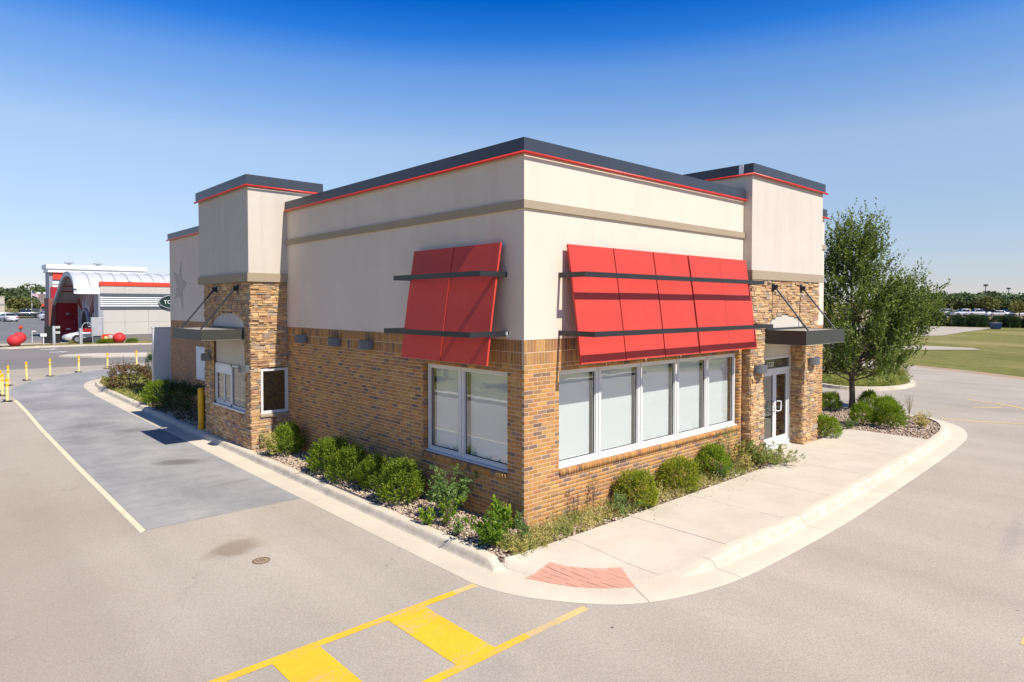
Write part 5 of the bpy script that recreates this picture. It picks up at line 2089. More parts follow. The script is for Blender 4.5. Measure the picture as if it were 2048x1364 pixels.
def cpart(name, mat, *boxes):
    m3 = MB()
    for b in boxes:
        m3.box(*b)
    return m3.build(name, mat, cw)


Y0 = 67.33
sw = cpart('side_wall', M['cwgrey'], (6.72, CWX1, Y0 + .04, Y0 + .3, G, 5.5))
x = 6.72
while x < CWX1 - .1:
    x1_ = min(x + 2.12, CWX1)
    for (z0, z1) in ((.62, 1.89), (1.89, 3.14), (4.74, 5.51)):
        m3 = MB()
        m3.box(x + .008, x1_ - .008, Y0, Y0 + .04, z0 + .008, z1 - .008)
        m3.build('panel', M['cwpanel'], sw)
    x = x1_
cpart('base_course', M['cwbase'], (6.70, CWX1, Y0 - .06, Y0 + .04, G, .61))
cpart('base_cap', M['cwmid'], (6.70, CWX1, Y0 - .08, Y0 + .04, .61, .66))
cpart('dark_band', M['cwgrey'], (6.70, CWX1, Y0 - .05, Y0 + .04, 3.15, 3.40))
cpart('dark_band', M['cwgrey'], (6.70, CWX1, Y0 - .05, Y0 + .04, 4.47, 4.72))
for k_ in range(5):
    z = 3.45 + k_ * .208
    m3 = MB()
    m3.prism([(Y0 + .03, z), (Y0 - .07, z + .01), (Y0 - .07, z + .115), (Y0 + .03, z + .125)], 6.72, CWX1, 'x')
    m3.build('white_rib', M['cwwhite'], cw)
cpart('red_fascia', M['cwred'], (6.66, CWX1, Y0 - .08, Y0 + .2, 5.52, 5.91))
VP = [(Y0 + .0, 5.12), (Y0 + .25, 5.6), (Y0 + .8, 6.12), (Y0 + 1.7, 6.55), (Y0 + 2.9, 6.83), (Y0 + 4.4, 6.93), (Y0 + 6.0, 6.75), (Y0 + 7.6, 6.2), (Y0 + 9.4, 5.4), (Y0 + 11.4, 4.5), (Y0 + 12.6, 3.95)]
VP = smooth_path(VP, .6)
m3 = MB()
n_ = len(VP)
m3.add([(x, y, z) for x in (4.75, CWX1) for y, z in VP] + [(x, y, z - .12) for x in (4.75, CWX1) for y, z in VP],
       [(i, i + 1, n_ + i + 1, n_ + i) for i in range(n_ - 1)] + [(2 * n_ + i + 1, 2 * n_ + i, 3 * n_ + i, 3 * n_ + i + 1) for i in range(n_ - 1)], True)
vr = m3.build('barrel_roof', surf('pale_roof_metal', (.50, .51, .52), .5, .03, .6), cw)
for k_ in range(21):
    x = 5.9 + 1.15 * k_
    m3 = MB()
    m3.tube([(x, y, z + .02) for y, z in VP], .035, 5)
    m3.build('standing_seam', M['cwmid'], vr)
m3 = MB()
m3.add([(x, y, z + dz) for x in (4.55, 4.80) for dz in (.06, -.42) for y, z in VP],
       [(i, i + 1, n_ + i + 1, n_ + i) for i in range(n_ - 1)] + [(2 * n_ + i, 3 * n_ + i, 3 * n_ + i + 1, 2 * n_ + i + 1) for i in range(n_ - 1)]
       + [(i + 1, i, 2 * n_ + i, 2 * n_ + i + 1) for i in range(n_ - 1)] + [(n_ + i, n_ + i + 1, 3 * n_ + i + 1, 3 * n_ + i) for i in range(n_ - 1)])
m3.build('roof_edge', surf('pale_blue_grey_metal', (.42, .45, .50), .45, .04, .6), cw)
cpart('eave_fascia', M['cwwhite'], (4.78, 6.68, Y0 - .05, Y0 + .05, 4.68, 5.2))
for k_ in range(5):
    i = int(n_ * (.30 + .12 * k_))
    m3 = MB()
    m3.tube([(4.9, VP[i][0], VP[i][1] - .35), (14, VP[i][0], VP[i][1] - .35)], .06, 5)
    m3.build('purlin', M['cwdeep'], cw)
# the end wall facing the exit lane
cpart('corner_post', M['cwmid'], (6.55, 6.95, Y0 - .02, Y0 + 2.2, G, 4.7))
ew = cpart('glazed_wall', mat_glass('cw_glass', (.4, .45, .45), .25), (6.95, 6.98, Y0 + 2.2, 80, G, 4.9))
m3 = MB()
for k_ in range(9):
    y = Y0 + 2.2 + k_ * 1.3
    m3.box(6.88, 6.95, y, y + .1, G, 4.9)
for z in (.9, 2.1, 3.3):
    m3.box(6.885, 6.945, Y0 + 2.2, 80, z, z + .1)
m3.build('glazing_bars', M['cwwhite'], cw)
cpart('interior_wall', M['dim'], (9.4, 9.5, Y0 + .3, 80, G, 6))
m3 = MB()
m3.prism([(69.4, 6.4), (80, 5.2), (80, 4.0), (75.6, 2.2), (73.4, 1.9), (69.4, 4.6)], 6.80, 6.87, 'x')
sr = m3.build('sunburst_panel', surf('muted_red_panel', (.27, .075, .065), .6, .05, .6), cw)
for k_ in range(8):
    y = 70.4 + k_ * 1.25
    m3 = MB()
    m3.tube([(6.78, y, 5.4), (6.78, 74.5 + (y - 74.5) * .12, 2.2)], .05, 5)
    m3.build('ray', M['cwwhite'], sr)
m3 = MB()
AR = [(74.8 + 2.1 * math.cos(math.pi * i / 14), 1.2 + 1.9 * math.sin(math.pi * i / 14)) for i in range(15)]
AR = [(76.9, G)] + AR + [(72.7, G)]
m3.tube([(6.72, y, z) for y, z in AR], .22, 8)
m3.build('tunnel_arch', M['cwmid'], cw)
m3 = MB()
m3.prism(AR, 6.68, 6.74, 'x')
m3.build('tunnel_shade_plate', M['black'], cw)  # flat black plate in the arch; the tunnel's darkness is put into its colour
# red cross wall and the tall sign tower behind
rw = cpart('red_wall', M['cwdeep'], (4.4, 6.95, 80.0, 80.3, G, 5.6))
m3 = MB()
m3.box(5.3, 6.55, 79.95, 80.0, G, 1.9)
m3.build('door', surf('red_door', (.42, .02, .035), .5, .05, 1), rw)
m3 = MB()
m3.sphere((5.95, 79.93, 2.6), .2, 12, 8, .7)
m3.build('round_light', M['cwmid'], rw)
m3 = MB()
m3.box(5.75, 6.15, 79.93, 79.95, .85, 1.0)
m3.build('door_sign', M['cwwhite'], rw)
cpart('end_pier', M['cwbrown'], (4.15, 4.80, 79.9, 83, G, 4.35))
cpart('tower_core', M['cwmid'], (4.3, 13.5, 80.35, 83, 4.36, 7.2))
for k_ in range(5):
    cpart('tower_rib', M['cwwhite'], (4.6, 7.2, 80.22, 80.34, 4.5 + k_ * .36, 4.75 + k_ * .36))
cpart('tower_red_band', M['cwred'], (4.62, 13.4, 80.2, 80.34, 6.45, 7.2))
cpart('cornice', M['cwwhite'], (4.15, 13.75, 80.0, 83.2, 7.22, 7.62))
cpart('cornice', M['cwwhite'], (4.0, 13.9, 79.85, 83.3, 7.62, 8.08))
for x in (6.3, 9.1):
    cpart('roof_vent', M['cwmid'], (x - .15, x + .15, 81, 81.3, 8.08, 8.3))
    cpart('vent_cap', M['cwmid'], (x - .4, x + .4, 80.8, 81.5, 8.3, 8.42))

sg = thing('oval_sign', 'dark oval sign with white lettering on the car wash wall', 'sign', (13.6, Y0 - .12, 3.92))
m3 = MB()
EL = [(13.6 + 1.68 * math.cos(2 * math.pi * i / 40), 3.92 + .74 * math.sin(2 * math.pi * i / 40)) for i in range(40)]
m3.prism(EL, Y0 - .22, Y0 - .04, 'y')
m3.build('face', surf('dark_green_sign', (.012, .03, .025), .4, .1, 1), sg)
m3 = MB()
m3.tube([(x, Y0 - .22, z) for x, z in EL] + [(EL[0][0], Y0 - .22, EL[0][1])], .05, 6)
m3.build('rim', M['cwmid'], sg)
me = text_mesh("TOMMY'S", .56, .01)
o = obj('lettering', me, M['white'], sg)
o.location = (12.36 - 13.6, -.115, 3.72 - 3.92)
o.rotation_euler = (R(90), 0, 0)
o.scale = (.95, 1, 1)

# exit-lane island, kerbs
mb = MB()
mb.prism([(-1.6, 62.9), (-1.1, 62.4), (4.6, 62.9), (10, 61.4), (24, 57.6), (24, 58.2), (10, 62.0), (4.6, 63.5), (-.6, 63.2), (-1.1, 63.6)], G - .05, G + .13)
structure('car_wash_kerb', mb, M['kerb'])
structure('car_wash_verge', sheet([(-1.2, 63.4), (4.6, 63.4), (10, 61.9), (24, 58.1), (24, 67.4), (3.6, 67.4), (-1.2, 65.4)], G + .09), M['grass'])
structure('car_wash_walk', sheet([(-9, 67.5), (-1.2, 66.2), (4.4, 67.6), (4.4, 70.2), (-9, 71)], G + .10), M['lightlot'])
mb = MB()
mb.prism([(.7, 49.0), (2.4, 46.9), (5.7, 44.9), (16, 38.9), (18, 41.5), (6.6, 48.2), (3.0, 50.4), (1.4, 50.2)], G - .05, G + .11)
structure('splitter_island', mb, M['slab'])

GSP = 'red balls in front of the car wash'
for lab, x, y, r_ in (('large red concrete ball, front one of the pair by the road', -.30, 64.9, .56), ('large red concrete ball half hidden behind another', .60, 70.6, .56), ('large red concrete ball against the pale car wash wall', 7.75, 64.6, .54)):
    t = thing('red_ball', lab, 'concrete ball', (x, y, G + .1), 0, GSP)
    m3 = MB()
    m3.sphere((0, 0, r_ * .90), r_, 28, 18, .97, -r_ * .9)
    obj('ball', m3.mesh('ball'), surf('red_painted_concrete', (.62, .035, .04), .6, .06, 2), t)
    m3 = MB()
    m3.tube([(0, 0, -.1), (0, 0, .05)], r_ * .5, 16)
    obj('footing', m3.mesh('footing'), M['slab'], t)

M['kiosk'] = surf('galvanised_grey', (.38, .39, .40), .5, .08, 2)
t = thing('guide_column', 'round silver column standing before the red car wash wall', 'column', (2.75, 66.2, G))
m3 = MB()
m3.tube([(0, 0, 0), (0, 0, 1.72), (0, 0, 1.8)], [.115, .115, .04], 16)
obj('column', m3.mesh('column'), M['kiosk'], t)
t = thing('waste_station', 'black waste station with two pale openings behind the silver column', 'bin', (3.1, 68.6, G))
m3 = MB()
m3.bevel_box(-.75, .45, -.3, .3, 0, 1.75, .04)
obj('body', m3.mesh('body'), M['black'], t)
for z in (1.0, 1.5):
    m3 = MB()
    m3.box(.05, .42, -.36, -.3, z, z + .22)
    obj('opening', m3.mesh('opening'), M['cwpanel'], t)
t = thing('menu_board', 'tilted silver menu board with dark price panels by the white car', 'sign', (5.25, 65.4, G))
m3 = MB()
m3.tube([(-.42, 0, 0), (-.40, 0, 1.75), (-.2, 0, 2.05), (.2, 0, 2.05), (.42, 0, 1.7), (.45, 0, 0)], .04, 8)
obj('frame', m3.mesh('frame'), M['kiosk'], t)
m3 = MB()
m3.box(-.62, -.46, -.1, .5, 0, 1.55)
obj('cabinet', m3.mesh('cabinet'), M['kiosk'], t)
for z, c in ((1.15, 'cwdeep'), (.72, 'cwgrey'), (.28, 'black')):
    m3 = MB()
    m3.box(-.34, .36, -.03, .03, z, z + .36)
    obj('price_panel', m3.mesh('price_panel'), M[c], t)
t = thing('pay_cabinet', 'tall silver control cabinet at the corner of the car wash', 'cabinet', (6.25, 66.6, G))
m3 = MB()
m3.bevel_box(-.5, .4, -.3, .3, .75, 2.55, .04)
obj('body', m3.mesh('body'), M['kiosk'], t)
m3 = MB()
m3.box(-.3, .3, -.2, .2, 0, .75)
obj('pedestal', m3.mesh('pedestal'), M['cwgrey'], t)
t = thing('picture_sign', 'small red picture sign leaning on the car wash wall', 'sign', (7.05, 65.9, G))
m3 = MB()
m3.box(-.5, .42, -.03, .03, .12, .92)
obj('board', m3.mesh('board'), M['cwred'], t)
m3 = MB()
m3.sphere((-.18, -.035, .55), .17, 12, 8)
m3.sphere((-.12, -.035, .30), .2, 12, 8, .6)
obj('figure', m3.mesh('figure'), M['palepost'], t)
m3 = MB()
m3.box(.05, .38, -.04, -.03, .52, .84)
obj('caption', m3.mesh('caption'), M['cwpanel'], t)
for lab, x, y, h_, cap in (('thin white post with a small board near the red balls', 2.0, 66.6, 1.05, 'board'), ('thin white hooked post behind the small board', 1.75, 72.0, 1.15, 'hook'), ('dark post with a red bucket top behind the red balls', 1.05, 74.0, 1.75, 'red')):
    t = thing('marker_post', lab, 'post', (x, y, G))
    m3 = MB()
    m3.tube([(0, 0, 0), (0, 0, h_)], .06 if cap == 'red' else .03, 8)
    obj('post', m3.mesh('post'), M['cwgrey'] if cap == 'red' else M['cwwhite'], t)
    m3 = MB()
    if cap == 'board':
        m3.box(-.24, .24, -.03, .03, h_ - .22, h_ + .05)
    elif cap == 'hook':
        m3.tube([(0, 0, h_ - .02), (.15, 0, h_ + .03), (.3, 0, h_ - .03)], .05, 6)
    else:
        m3.sphere((0, 0, h_ - .25), .17, 12, 8, 1.1)
    obj('head', m3.mesh('head'), M['cwred'] if cap == 'red' else M['cwwhite'], t)
shrub('verge_shrub', 'dry tan shrub in front of the white car', 'shrub', (4.0, 65.6, G + .08), .26, .34, RUSTM, DRY, .2)
for i, (x, w_, lab) in enumerate(((6.4, .55, 'lime green low shrub beside the red picture sign'), (7.0, .45, 'lime green low shrub touching the red ball'), (8.85, .5, 'lime green low shrub beyond the red ball'))):
    shrub('verge_shrub', lab, 'shrub', (x, 65.0 - .1 * i, G + .08), w_, .42, BOXV[i], LIME, i)

# ================================================================== VEHICLES
def carmat(name, c):
    return surf(name, c, .25, .02, 1, spec=.6, Coat_Weight=.6, Coat_Roughness=.05)


M['carwhite'] = carmat('white_car_paint', (.56, .57, .60))
M['carsilver'] = carmat('silver_car_paint', (.42, .44, .46))
M['cardark'] = carmat('dark_car_paint', (.03, .035, .045))
M['carblue'] = carmat('blue_car_paint', (.05, .09, .17))
M['carglass'] = surf('car_glass', (.015, .018, .022), .08, .02, 1, spec=.7)
M['rim'] = surf('dull_alloy_rim', (.22, .22, .23), .4, .1, 9)
M['tyre'] = surf('tyre', (.018, .018, .018), .8, .1, 9)
M['redlamp'] = surf('red_tail_lamp', (.5, .02, .02), .3, .02, 2)


def loft(secs):
    """secs: list of (x, [(y,z)...]) half outlines from bottom centre up to top centre; mirrored"""
    V, F = [], []
    k_ = len(secs[0][1])
    for x, pts in secs:
        V += [(x, y, z) for y, z in pts] + [(x, -y, z) for y, z in pts[::-1]]
    m = 2 * k_
    for i in range(len(secs) - 1):
        for j in range(m):
            F.append((i * m + j, i * m + (j + 1) % m, (i + 1) * m + (j + 1) % m, (i + 1) * m + j))
    F.append(tuple(range(m))[::-1])
    F.append(tuple((len(secs) - 1) * m + j for j in range(m)))
    m3 = MB()
    m3.add(V, F, True)
    return m3


CARS = {}
ARCH = {}


def car_meshes(kind):
    """+x is forward"""
    if kind in CARS:
        return CARS[kind]
    if kind == 'suv':
        L, W, hood, belt, roof, wb, wr_, gc = 4.85, .95, 1.02, 1.10, 1.68, 1.40, .37, .28
        cab = [(-2.15, 1.08), (-1.95, 1.45), (-1.5, 1.64), (-.3, 1.69), (.35, 1.60), (1.25, 1.08)]
    elif kind == 'pickup':
        L, W, hood, belt, roof, wb, wr_, gc = 5.6, .98, 1.10, 1.15, 1.85, 1.75, .39, .35
        cab = [(-.75, 1.15), (-.7, 1.75), (-.3, 1.84), (.35, 1.84), (.7, 1.75), (1.25, 1.15)]
    else:
        L, W, hood, belt, roof, wb, wr_, gc = 4.75, .91, .88, .95, 1.44, 1.38, .33, .22
        cab = [(-1.75, .95), (-1.15, 1.34), (-.7, 1.43), (.0, 1.44), (.45, 1.36), (1.15, .93)]
    h = L / 2

    def sec(x, w_, top, b=gc):
        return (x, [(.0, b), (w_ * .86, b), (w_ * .97, b + .12), (w_, (b + top) / 2 + .05), (w_ * .97, top - .10), (w_ * .88, top), (0, top + .03)])
    rear = belt - .02 if kind != 'pickup' else 1.08
    body = loft([sec(-h, W * .80, rear - .18, gc + .12), sec(-h + .08, W * .93, rear - .03, gc + .04), sec(-h + .5, W, rear), sec(-.8, W, belt), sec(.9, W, belt - .01), sec(1.3, W * .995, hood + .0),
                 sec(h - .6, W * .96, hood - .08), sec(h - .22, W * .88, hood - .2, gc + .02), sec(h, W * .68, hood - .36, gc + .1)])
    roofl = [(x, z) for x, z in cab]
    secs = []
    for i, (x, z) in enumerate(roofl):
        e_ = i in (0, len(roofl) - 1)
        b = belt - .06
        zt = max(z, b + .02)
        secs.append((x, [(0, b), (W * .90, b), (W * .90 - .12 * (zt - b) / .5, b + (zt - b) * .55), (W * .76 if not e_ else W * .88, zt - .02), (0, zt)]))
    cabm = loft(secs)
    # glass: side panes, windscreen and rear glass stand 4 mm proud of the cabin
    gl_ = []
    for s_ in (1, -1):
        xs_ = [p[0] for p in cab]
        y0_, y1_ = W * .90, W * .79
        zt = max(p[1] for p in cab) - .12
        if kind == 'pickup':
            spans = ((-.58, .05), (.12, .72))
        else:
            spans = ((xs_[1] + .12, (xs_[1] + xs_[4]) / 2 - .06), ((xs_[1] + xs_[4]) / 2 + .02, xs_[4] + .22))
        for a, b in spans:
            m3 = MB()
            sh0, sh1 = (-.12 if a < -.9 else 0), (.22 if b > .4 else 0)
            q = [(a + sh0, s_ * (y0_ + .006), belt + .01), (b + sh1, s_ * (y0_ + .006), belt + .01), (b - .05, s_ * (y1_ + .012), zt), (a, s_ * (y1_ + .012), zt)]
            q2 = [(x, y - s_ * .03, z) for x, y, z in q]
            m3.add(q + q2, [(0, 1, 2, 3), (4, 7, 6, 5), (0, 4, 5, 1), (1, 5, 6, 2), (2, 6, 7, 3), (3, 7, 4, 0)])
            gl_.append(m3.mesh('side_window'))
    ends = []
    for (p, q_, nx) in ((cab[-1], cab[-2], 1), (cab[0], cab[1], -1)):
        m3 = MB()
        o_ = .018 * nx
        V = [(p[0] - .06 * nx + o_, W * .80, p[1] + .03), (p[0] - .06 * nx + o_, -W * .80, p[1] + .03), (q_[0] + .03 * nx + o_, -W * .68, q_[1] - .0), (q_[0] + .03 * nx + o_, W * .68, q_[1] - .0)]
        V2 = [(x - .03 * nx, y, z) for x, y, z in V]
        m3.add(V + V2, [(0, 1, 2, 3), (4, 7, 6, 5), (0, 4, 5, 1), (1, 5, 6, 2), (2, 6, 7, 3), (3, 7, 4, 0)])
        ends.append(m3.mesh('windscreen' if nx > 0 else 'rear_window'))
    m3 = MB()
    m3.tube([(0, -.12, 0), (0, -.10, 0), (0, .10, 0), (0, .12, 0)], [wr_ * .8, wr_, wr_, wr_ * .8], 20)
    tyre = m3.mesh('tyre')
    m3 = MB()
    m3.tube([(0, -.128, 0), (0, .128, 0)], wr_ * .62, 14)
    rim = m3.mesh('rim')
    m3 = MB()
    m3.box(-.1, .04, -.2, .2, -.06, .06)
    lampm = m3.mesh('lamp')
    m3 = MB()
    m3.tube([(0, -.035, 0), (0, .035, 0)], wr_ + .065, 20)
    ARCH[kind] = m3.mesh('wheel_arch')
    CARS[kind] = (body.mesh('body'), cabm.mesh('cabin'), gl_, ends, tyre, rim, lampm, h, W, wb, wr_, hood, belt, rear)
    return CARS[kind]


def car(name, label, kind, paint, x, y, rz, z=None, group=None):
    b_, c_, g_, e_, ty, ri_, la, h, W, wb, wr_, hood, belt, rear = car_meshes(kind)
    t = thing(name, label, 'pickup truck' if kind == 'pickup' else 'car', (x, y, terrain_z(x, y) if z is None else z), rz, group)
    for nm, me in (('body', b_), ('cabin', c_)):
        o = obj(nm, me, M[paint], t)
        o.material_slots[0].link = 'OBJECT'
        o.material_slots[0].material = M[paint]
    for me in g_:
        obj('side_window', me, M['carglass'], t)
    for me in e_:
        obj(me.name.split('.')[0], me, M['carglass'], t)
    for sx_ in (wb, -wb):
        for sy in (W - .075, -W + .075):
            wl_ = obj('wheel', ty, M['tyre'], t, (sx_, sy, wr_))
            obj('wheel_arch', ARCH[kind], M['black'], t, (sx_, math.copysign(W - .03, sy), wr_ + .02))
            obj('rim', ri_, M['rim'], wl_)
    for sy in (W * .62, -W * .62):
        o = obj('headlight', la, M['cwwhite'], t, (h - .18, sy, hood - .30))
        o = obj('tail_light', la, M['redlamp'], t, (-h + .06, sy * 1.15, rear - .22))
        o.material_slots[0].link = 'OBJECT'
        o.material_slots[0].material = M['redlamp']
    return t


car('parked_car', 'white sport utility car leaving the car wash tunnel', 'suv', 'carwhite', 6.30, 69.2, math.pi, G + .02)
car('parked_car', 'white sedan seen from behind, driving on the far lot', 'sedan', 'carwhite', 5.3, 133.0, R(100))
car('parked_car', 'white hatchback half hidden behind the red car wash pier', 'suv', 'carwhite', 12.2, 135.5, R(28))
car('pickup_truck', 'white pickup truck cut by the picture edge beyond the sedan', 'pickup', 'carwhite', 4.2, 149.0, R(175))
car('pickup_truck', 'dark flatbed truck parked behind the white sedan', 'pickup', 'cardark', 9.6, 149.5, R(178))
GC = 'cars in the distant car park'
for i, (x, y, kind, pt, rz, lab) in enumerate((
        (176, 44.2, 'suv', 'carsilver', 2.3, 'silver car in the distant car park, first from the tree'), (180, 39.1, 'suv', 'carwhite', 2.2, 'white car in the distant car park, half hidden by a hedge conifer'),
        (178, 35.7, 'sedan', 'carblue', 2.3, 'blue car in the distant car park beside the white pickups'), (175, 33.4, 'pickup', 'carwhite', 2.25, 'white pickup in the distant car park, left of two'),
        (175.5, 30.9, 'pickup', 'carwhite', 2.25, 'white pickup in the distant car park, right of two'), (180, 30.2, 'suv', 'carwhite', 2.25, 'white van-like car behind the right white pickup'),
        (176.5, 27.4, 'sedan', 'carwhite', 2.2, 'white car in the distant car park above the blue skip'), (179, 26.0, 'suv', 'cardark', 2.2, 'dark car in the distant car park behind the white one above the skip'),
        (175.6, 23.2, 'sedan', 'carsilver', 2.25, 'silver car in the distant car park at the picture edge'))):
    car('distant_car', lab, kind, pt, x, y, rz, None, GC)

t = thing('skip', 'dark blue metal waste skip on the field edge', 'skip', (118, 16.45, G), R(40))
m3 = MB()
m3.add([(-.55, -.5, .08), (.55, -.5, .08), (.55, .5, .08), (-.55, .5, .08), (-.7, -.55, .85), (.7, -.55, .85), (.7, .55, .95), (-.7, .55, .95)], [(0, 3, 2, 1), (0, 1, 5, 4), (1, 2, 6, 5), (2, 3, 7, 6), (3, 0, 4, 7), (4, 5, 6, 7)])
obj('body', m3.mesh('body'), surf('blue_skip_paint', (.015, .035, .10), .5, .1, 2), t)
m3 = MB()
m3.box(-.72, .72, -.57, .57, .93, .98)
obj('lid', m3.mesh('lid'), M['cwmid'], t)
for sx_ in (-.45, .45):
    m3 = MB()
    m3.box(sx_ - .05, sx_ + .05, -.4, .4, 0, .08)
    obj('skid', m3.mesh('skid'), M['black'], t)

# ================================================================== BACKGROUND
for lab, x, y, hgt in (('tall lamp mast above the distant trees', 200, 34.4, 7.2), ('twin-headed lamp mast above the trees at the far edge', 230, 34.9, 6.2), ('lamp mast seen over the tree tip', 215, 52.5, 8.2)):
    t = thing('lamp_mast', lab, 'lamp mast', (x, y, terrain_z(x, y)))
    m3 = MB()
    m3.tube([(0, 0, 0), (0, 0, hgt)], [.13, .09], 8)
    obj('mast', m3.mesh('mast'), M['cwgrey'], t)
    m3 = MB()
    m3.box(-.4, .4, -.45, .45, hgt - .1, hgt + .35)
    obj('head', m3.mesh('head'), M['cwgrey'], t)

GT = 'dark trees of the distant tree line'
TL = 'rounded dark green tree in the line beyond the distant car park'
rr = random.Random(3)
ty = 8.0
i = 0
while ty < 60:
    far_tree(TL, 189 + rr.uniform(-3, 3), ty, rr.uniform(5.2, 6.4), rr.uniform(7, 9), FARL, i, GT, None, .08)
    far_tree(TL, 207 + rr.uniform(-4, 4), ty + 1.4, rr.uniform(5.6, 7.2), rr.uniform(6.5, 8.5), FARL, i + 2, GT, None, .05)
    ty += rr.uniform(3.2, 4.4)
    i += 1
far_tree('olive-yellow tree standing among the distant parked cars', 178, 29.6, 5.4, 7.0, FARY, 2, None, None, .22)
far_tree('yellow-green tree at the picture edge of the distant car park', 172, 22.6, 4.4, 5.0, FARY, 3, None, None, .12)
GH = 'hedge conifers at the field edge'
for i in range(34):
    y = 12.0 + i * .78 + random.uniform(-.25, .25)
    if i in (9, 17, 24):
        continue
    t = shrub('hedge_conifer', 'dark conifer in the hedge row at the far edge of the field', 'shrub', (128 + random.uniform(-.6, .6), y, G - .25), .86 * random.uniform(.85, 1.15), random.uniform(1.9, 2.5), BOXV[i % 3], JUN, i, GH)
GL2 = 'trees on the skyline behind the car wash'
for i, (x, y, h_, w_) in enumerate(((8.0, 204, 7.6, 8), (11.4, 200, 7.8, 8), (14.4, 208, 7.2, 7), (16.6, 202, 8.2, 8), (20.5, 200, 8.4, 9), (5.0, 206, 7.6, 8), (25, 206, 8, 9), (32, 208, 8, 9), (40, 208, 8, 9))):
    far_tree('dark wooded skyline tree beyond the far lot', x, y, h_, w_, FARL, i, GL2, None, .06)
far_tree('olive-green street tree left of the flagpole', 9.6, 160, 4.9, 5.2, FARY, 1, None, None, .20)
far_tree('bright green tree behind the flagpole', 12.0, 172, 5.8, 5.0, FARL, 0, None, None, .12)
far_tree('small green tree right of the flagpole', 12.5, 163, 4.4, 2.6, FARL, 3, None, None, .15)

t = thing('flagpole', 'white flagpole with a striped flag beyond the far lot', 'flagpole', (11.65, 160, terrain_z(0, 160)))
m3 = MB()
m3.tube([(0, 0, 0), (0, 0, 5.3), (0, 0, 5.4)], [.09, .05, .07], 8)
obj('pole', m3.mesh('pole'), M['cwwhite'], t)
m3 = MB()
for k_ in range(6):
    for j in range(7):
        f0, f1 = j / 7, (j + 1) / 7
        pt = lambda f, v: (.06 + 1.1 * f, .1 * math.sin(f * 6), 5.2 - .75 * f - v * (.85 - .25 * f))
        m3.add([pt(f0, k_ / 6), pt(f1, k_ / 6), pt(f1, (k_ + 1) / 6), pt(f0, (k_ + 1) / 6)], [(0, 1, 2, 3)])
fm = m3.mesh('flag')
for nm_, c in (('flag_white', (.7, .7, .72)), ('flag_red', (.5, .06, .07)), ('flag_blue', (.05, .07, .2))):
    fm.materials.append(surf(nm_, c, .8, .02, 2))
for i, p in enumerate(fm.polygons):
    k_, j = divmod(i, 7)
    p.material_index = 2 if (k_ < 3 and j < 3) else (1 if k_ % 2 == 0 else 0)
obj('flag', fm, None, t)

t = thing('far_shop', 'low shop with brown shingle roof and red sign behind the car wash', 'building', (16, 166, terrain_z(0, 166)))
m3 = MB()
m3.box(-2.6, 6, -3, 5, 0, 3.0)
obj('wall', m3.mesh('wall'), surf('tan_shop_wall', (.42, .36, .28), .9, .1, .5), t)
m3 = MB()
m3.prism([(-3.4, 2.4), (-1.6, 4.6), (5.0, 4.6), (5.2, 2.4)], -3.0, 6.4, 'x')
obj('roof', m3.mesh('roof'), surf('brown_shingle', (.15, .12, .105), .9, .12, .8), t)
m3 = MB()
m3.box(-2.4, -1.2, -3.5, -3.42, 1.9, 2.4)
obj('sign_board', m3.mesh('sign_board'), M['cwred'], t)
m3 = MB()
m3.box(-2.2, 1.5, -3.03, -3.0, .2, 1.7)
obj('shopfront', m3.mesh('shopfront'), M['carglass'], t)
for x in (-2.8, -1.6, .2):
    m3 = MB()
    m3.box(x, x + .7, 0, .8, 4.6, 4.95)
    obj('roof_unit', m3.mesh('roof_unit'), M['cwwhite'], t)
t = thing('far_house', 'pale flat-roofed building at the left picture edge', 'building', (5, 168, terrain_z(0, 168)))
m3 = MB()
m3.box(-5, 2.6, -3, 4, 0, 3.9)
obj('wall', m3.mesh('wall'), surf('cream_far_wall', (.50, .44, .36), .9, .06, .5), t)
m3 = MB()
m3.box(-5.1, 2.7, -3.1, 4.1, 2.2, 2.45)
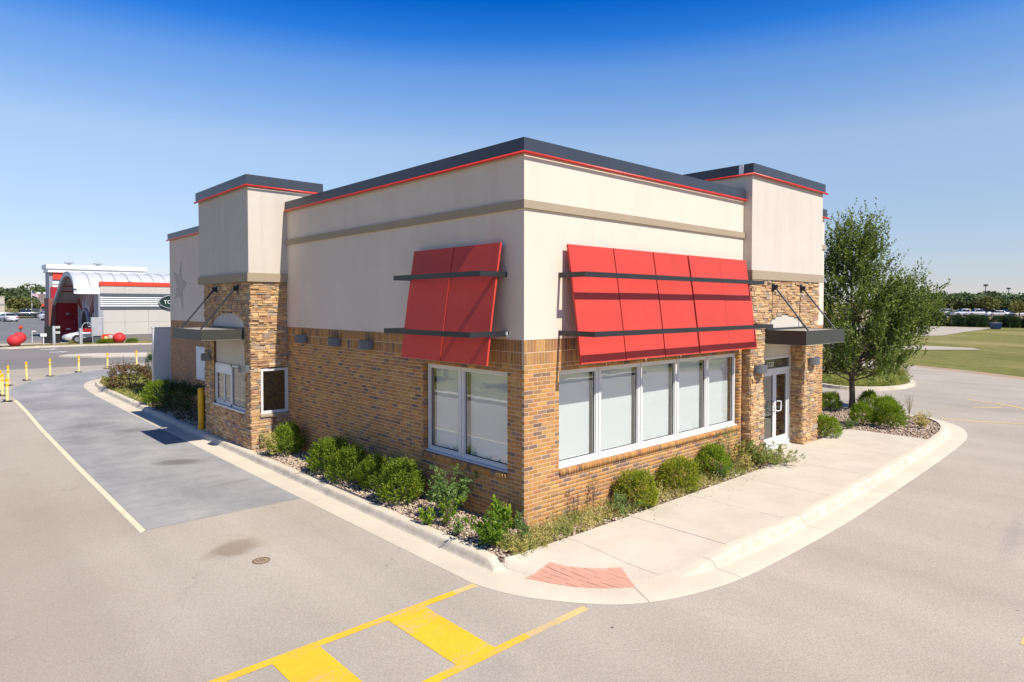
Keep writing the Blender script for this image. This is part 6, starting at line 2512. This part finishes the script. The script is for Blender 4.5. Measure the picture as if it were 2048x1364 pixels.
obj('canopy_band', m3.mesh('canopy_band'), M['cwmid'], t)
m3 = MB()
m3.box(-5.1, 2.7, -3.1, 4.1, 3.9, 4.05)
obj('roof', m3.mesh('roof'), M['lightlot'], t)
t = thing('far_fence', 'low dark picket fence below the flagpole', 'fence', (11.8, 154, terrain_z(0, 154)))
for x in (-1.4, -.5, .4, 1.3):
    m3 = MB()
    m3.box(x - .06, x + .06, -.06, .06, 0, 1.75)
    obj('post', m3.mesh('post'), M['cwgrey'], t)
for z in (.25, 1.5):
    m3 = MB()
    m3.box(-1.5, 1.4, -.03, .03, z, z + .1)
    obj('rail', m3.mesh('rail'), M['cwgrey'], t)
m3 = MB()
for k_ in range(28):
    m3.box(-1.45 + k_ * .1, -1.40 + k_ * .1, -.015, .015, .1, 1.7)
o = obj('picket_run', m3.mesh('picket_run'), M['cwgrey'], t)
o['kind'] = 'stuff'
structure('far_kerb', MB().prism([(-20, 149.8), (60, 149.8), (60, 151), (-20, 151)], hground(0, 150) - .1, hground(0, 150) + .16), M['lightlot'])

# across the lane, mirrored in the window glass
structure('opposite_kerb', MB().box(-9.05, -8.7, -13.6, 40, G - .05, G + .14), M['kerb'])
structure('front_kerb', MB().box(-9.05, 22.5, -13.95, -13.6, G - .05, G + .14), M['kerb'])
GO = 'trees across the drive lane'
for i, (x, y, h_, w_) in enumerate(((-12.2, 8, 3.4, 2.6), (-13.0, 13, 3.8, 3.0), (-12.0, 18.5, 3.2, 2.6), (-13.5, 24, 4.0, 3.2), (-12.5, 31, 3.6, 3))):
    far_tree('young tree on the verge across the drive lane', x, y, h_, w_, FARL, i, GO, G - .03, .10)
GO2 = 'trees across the front lot'
for i, (x, y, h_, w_) in enumerate(((9, -19, 4.6, 4.6), (15.5, -18, 4.2, 4.4), (22, -19.5, 4.8, 5), (29, -18, 4.4, 4.6), (37, -19, 5, 5.4), (46, -20, 5, 5.5))):
    far_tree('shade tree on the verge across the front lot', x, y, h_, w_, FARL, i, GO2, G - .03, .12)
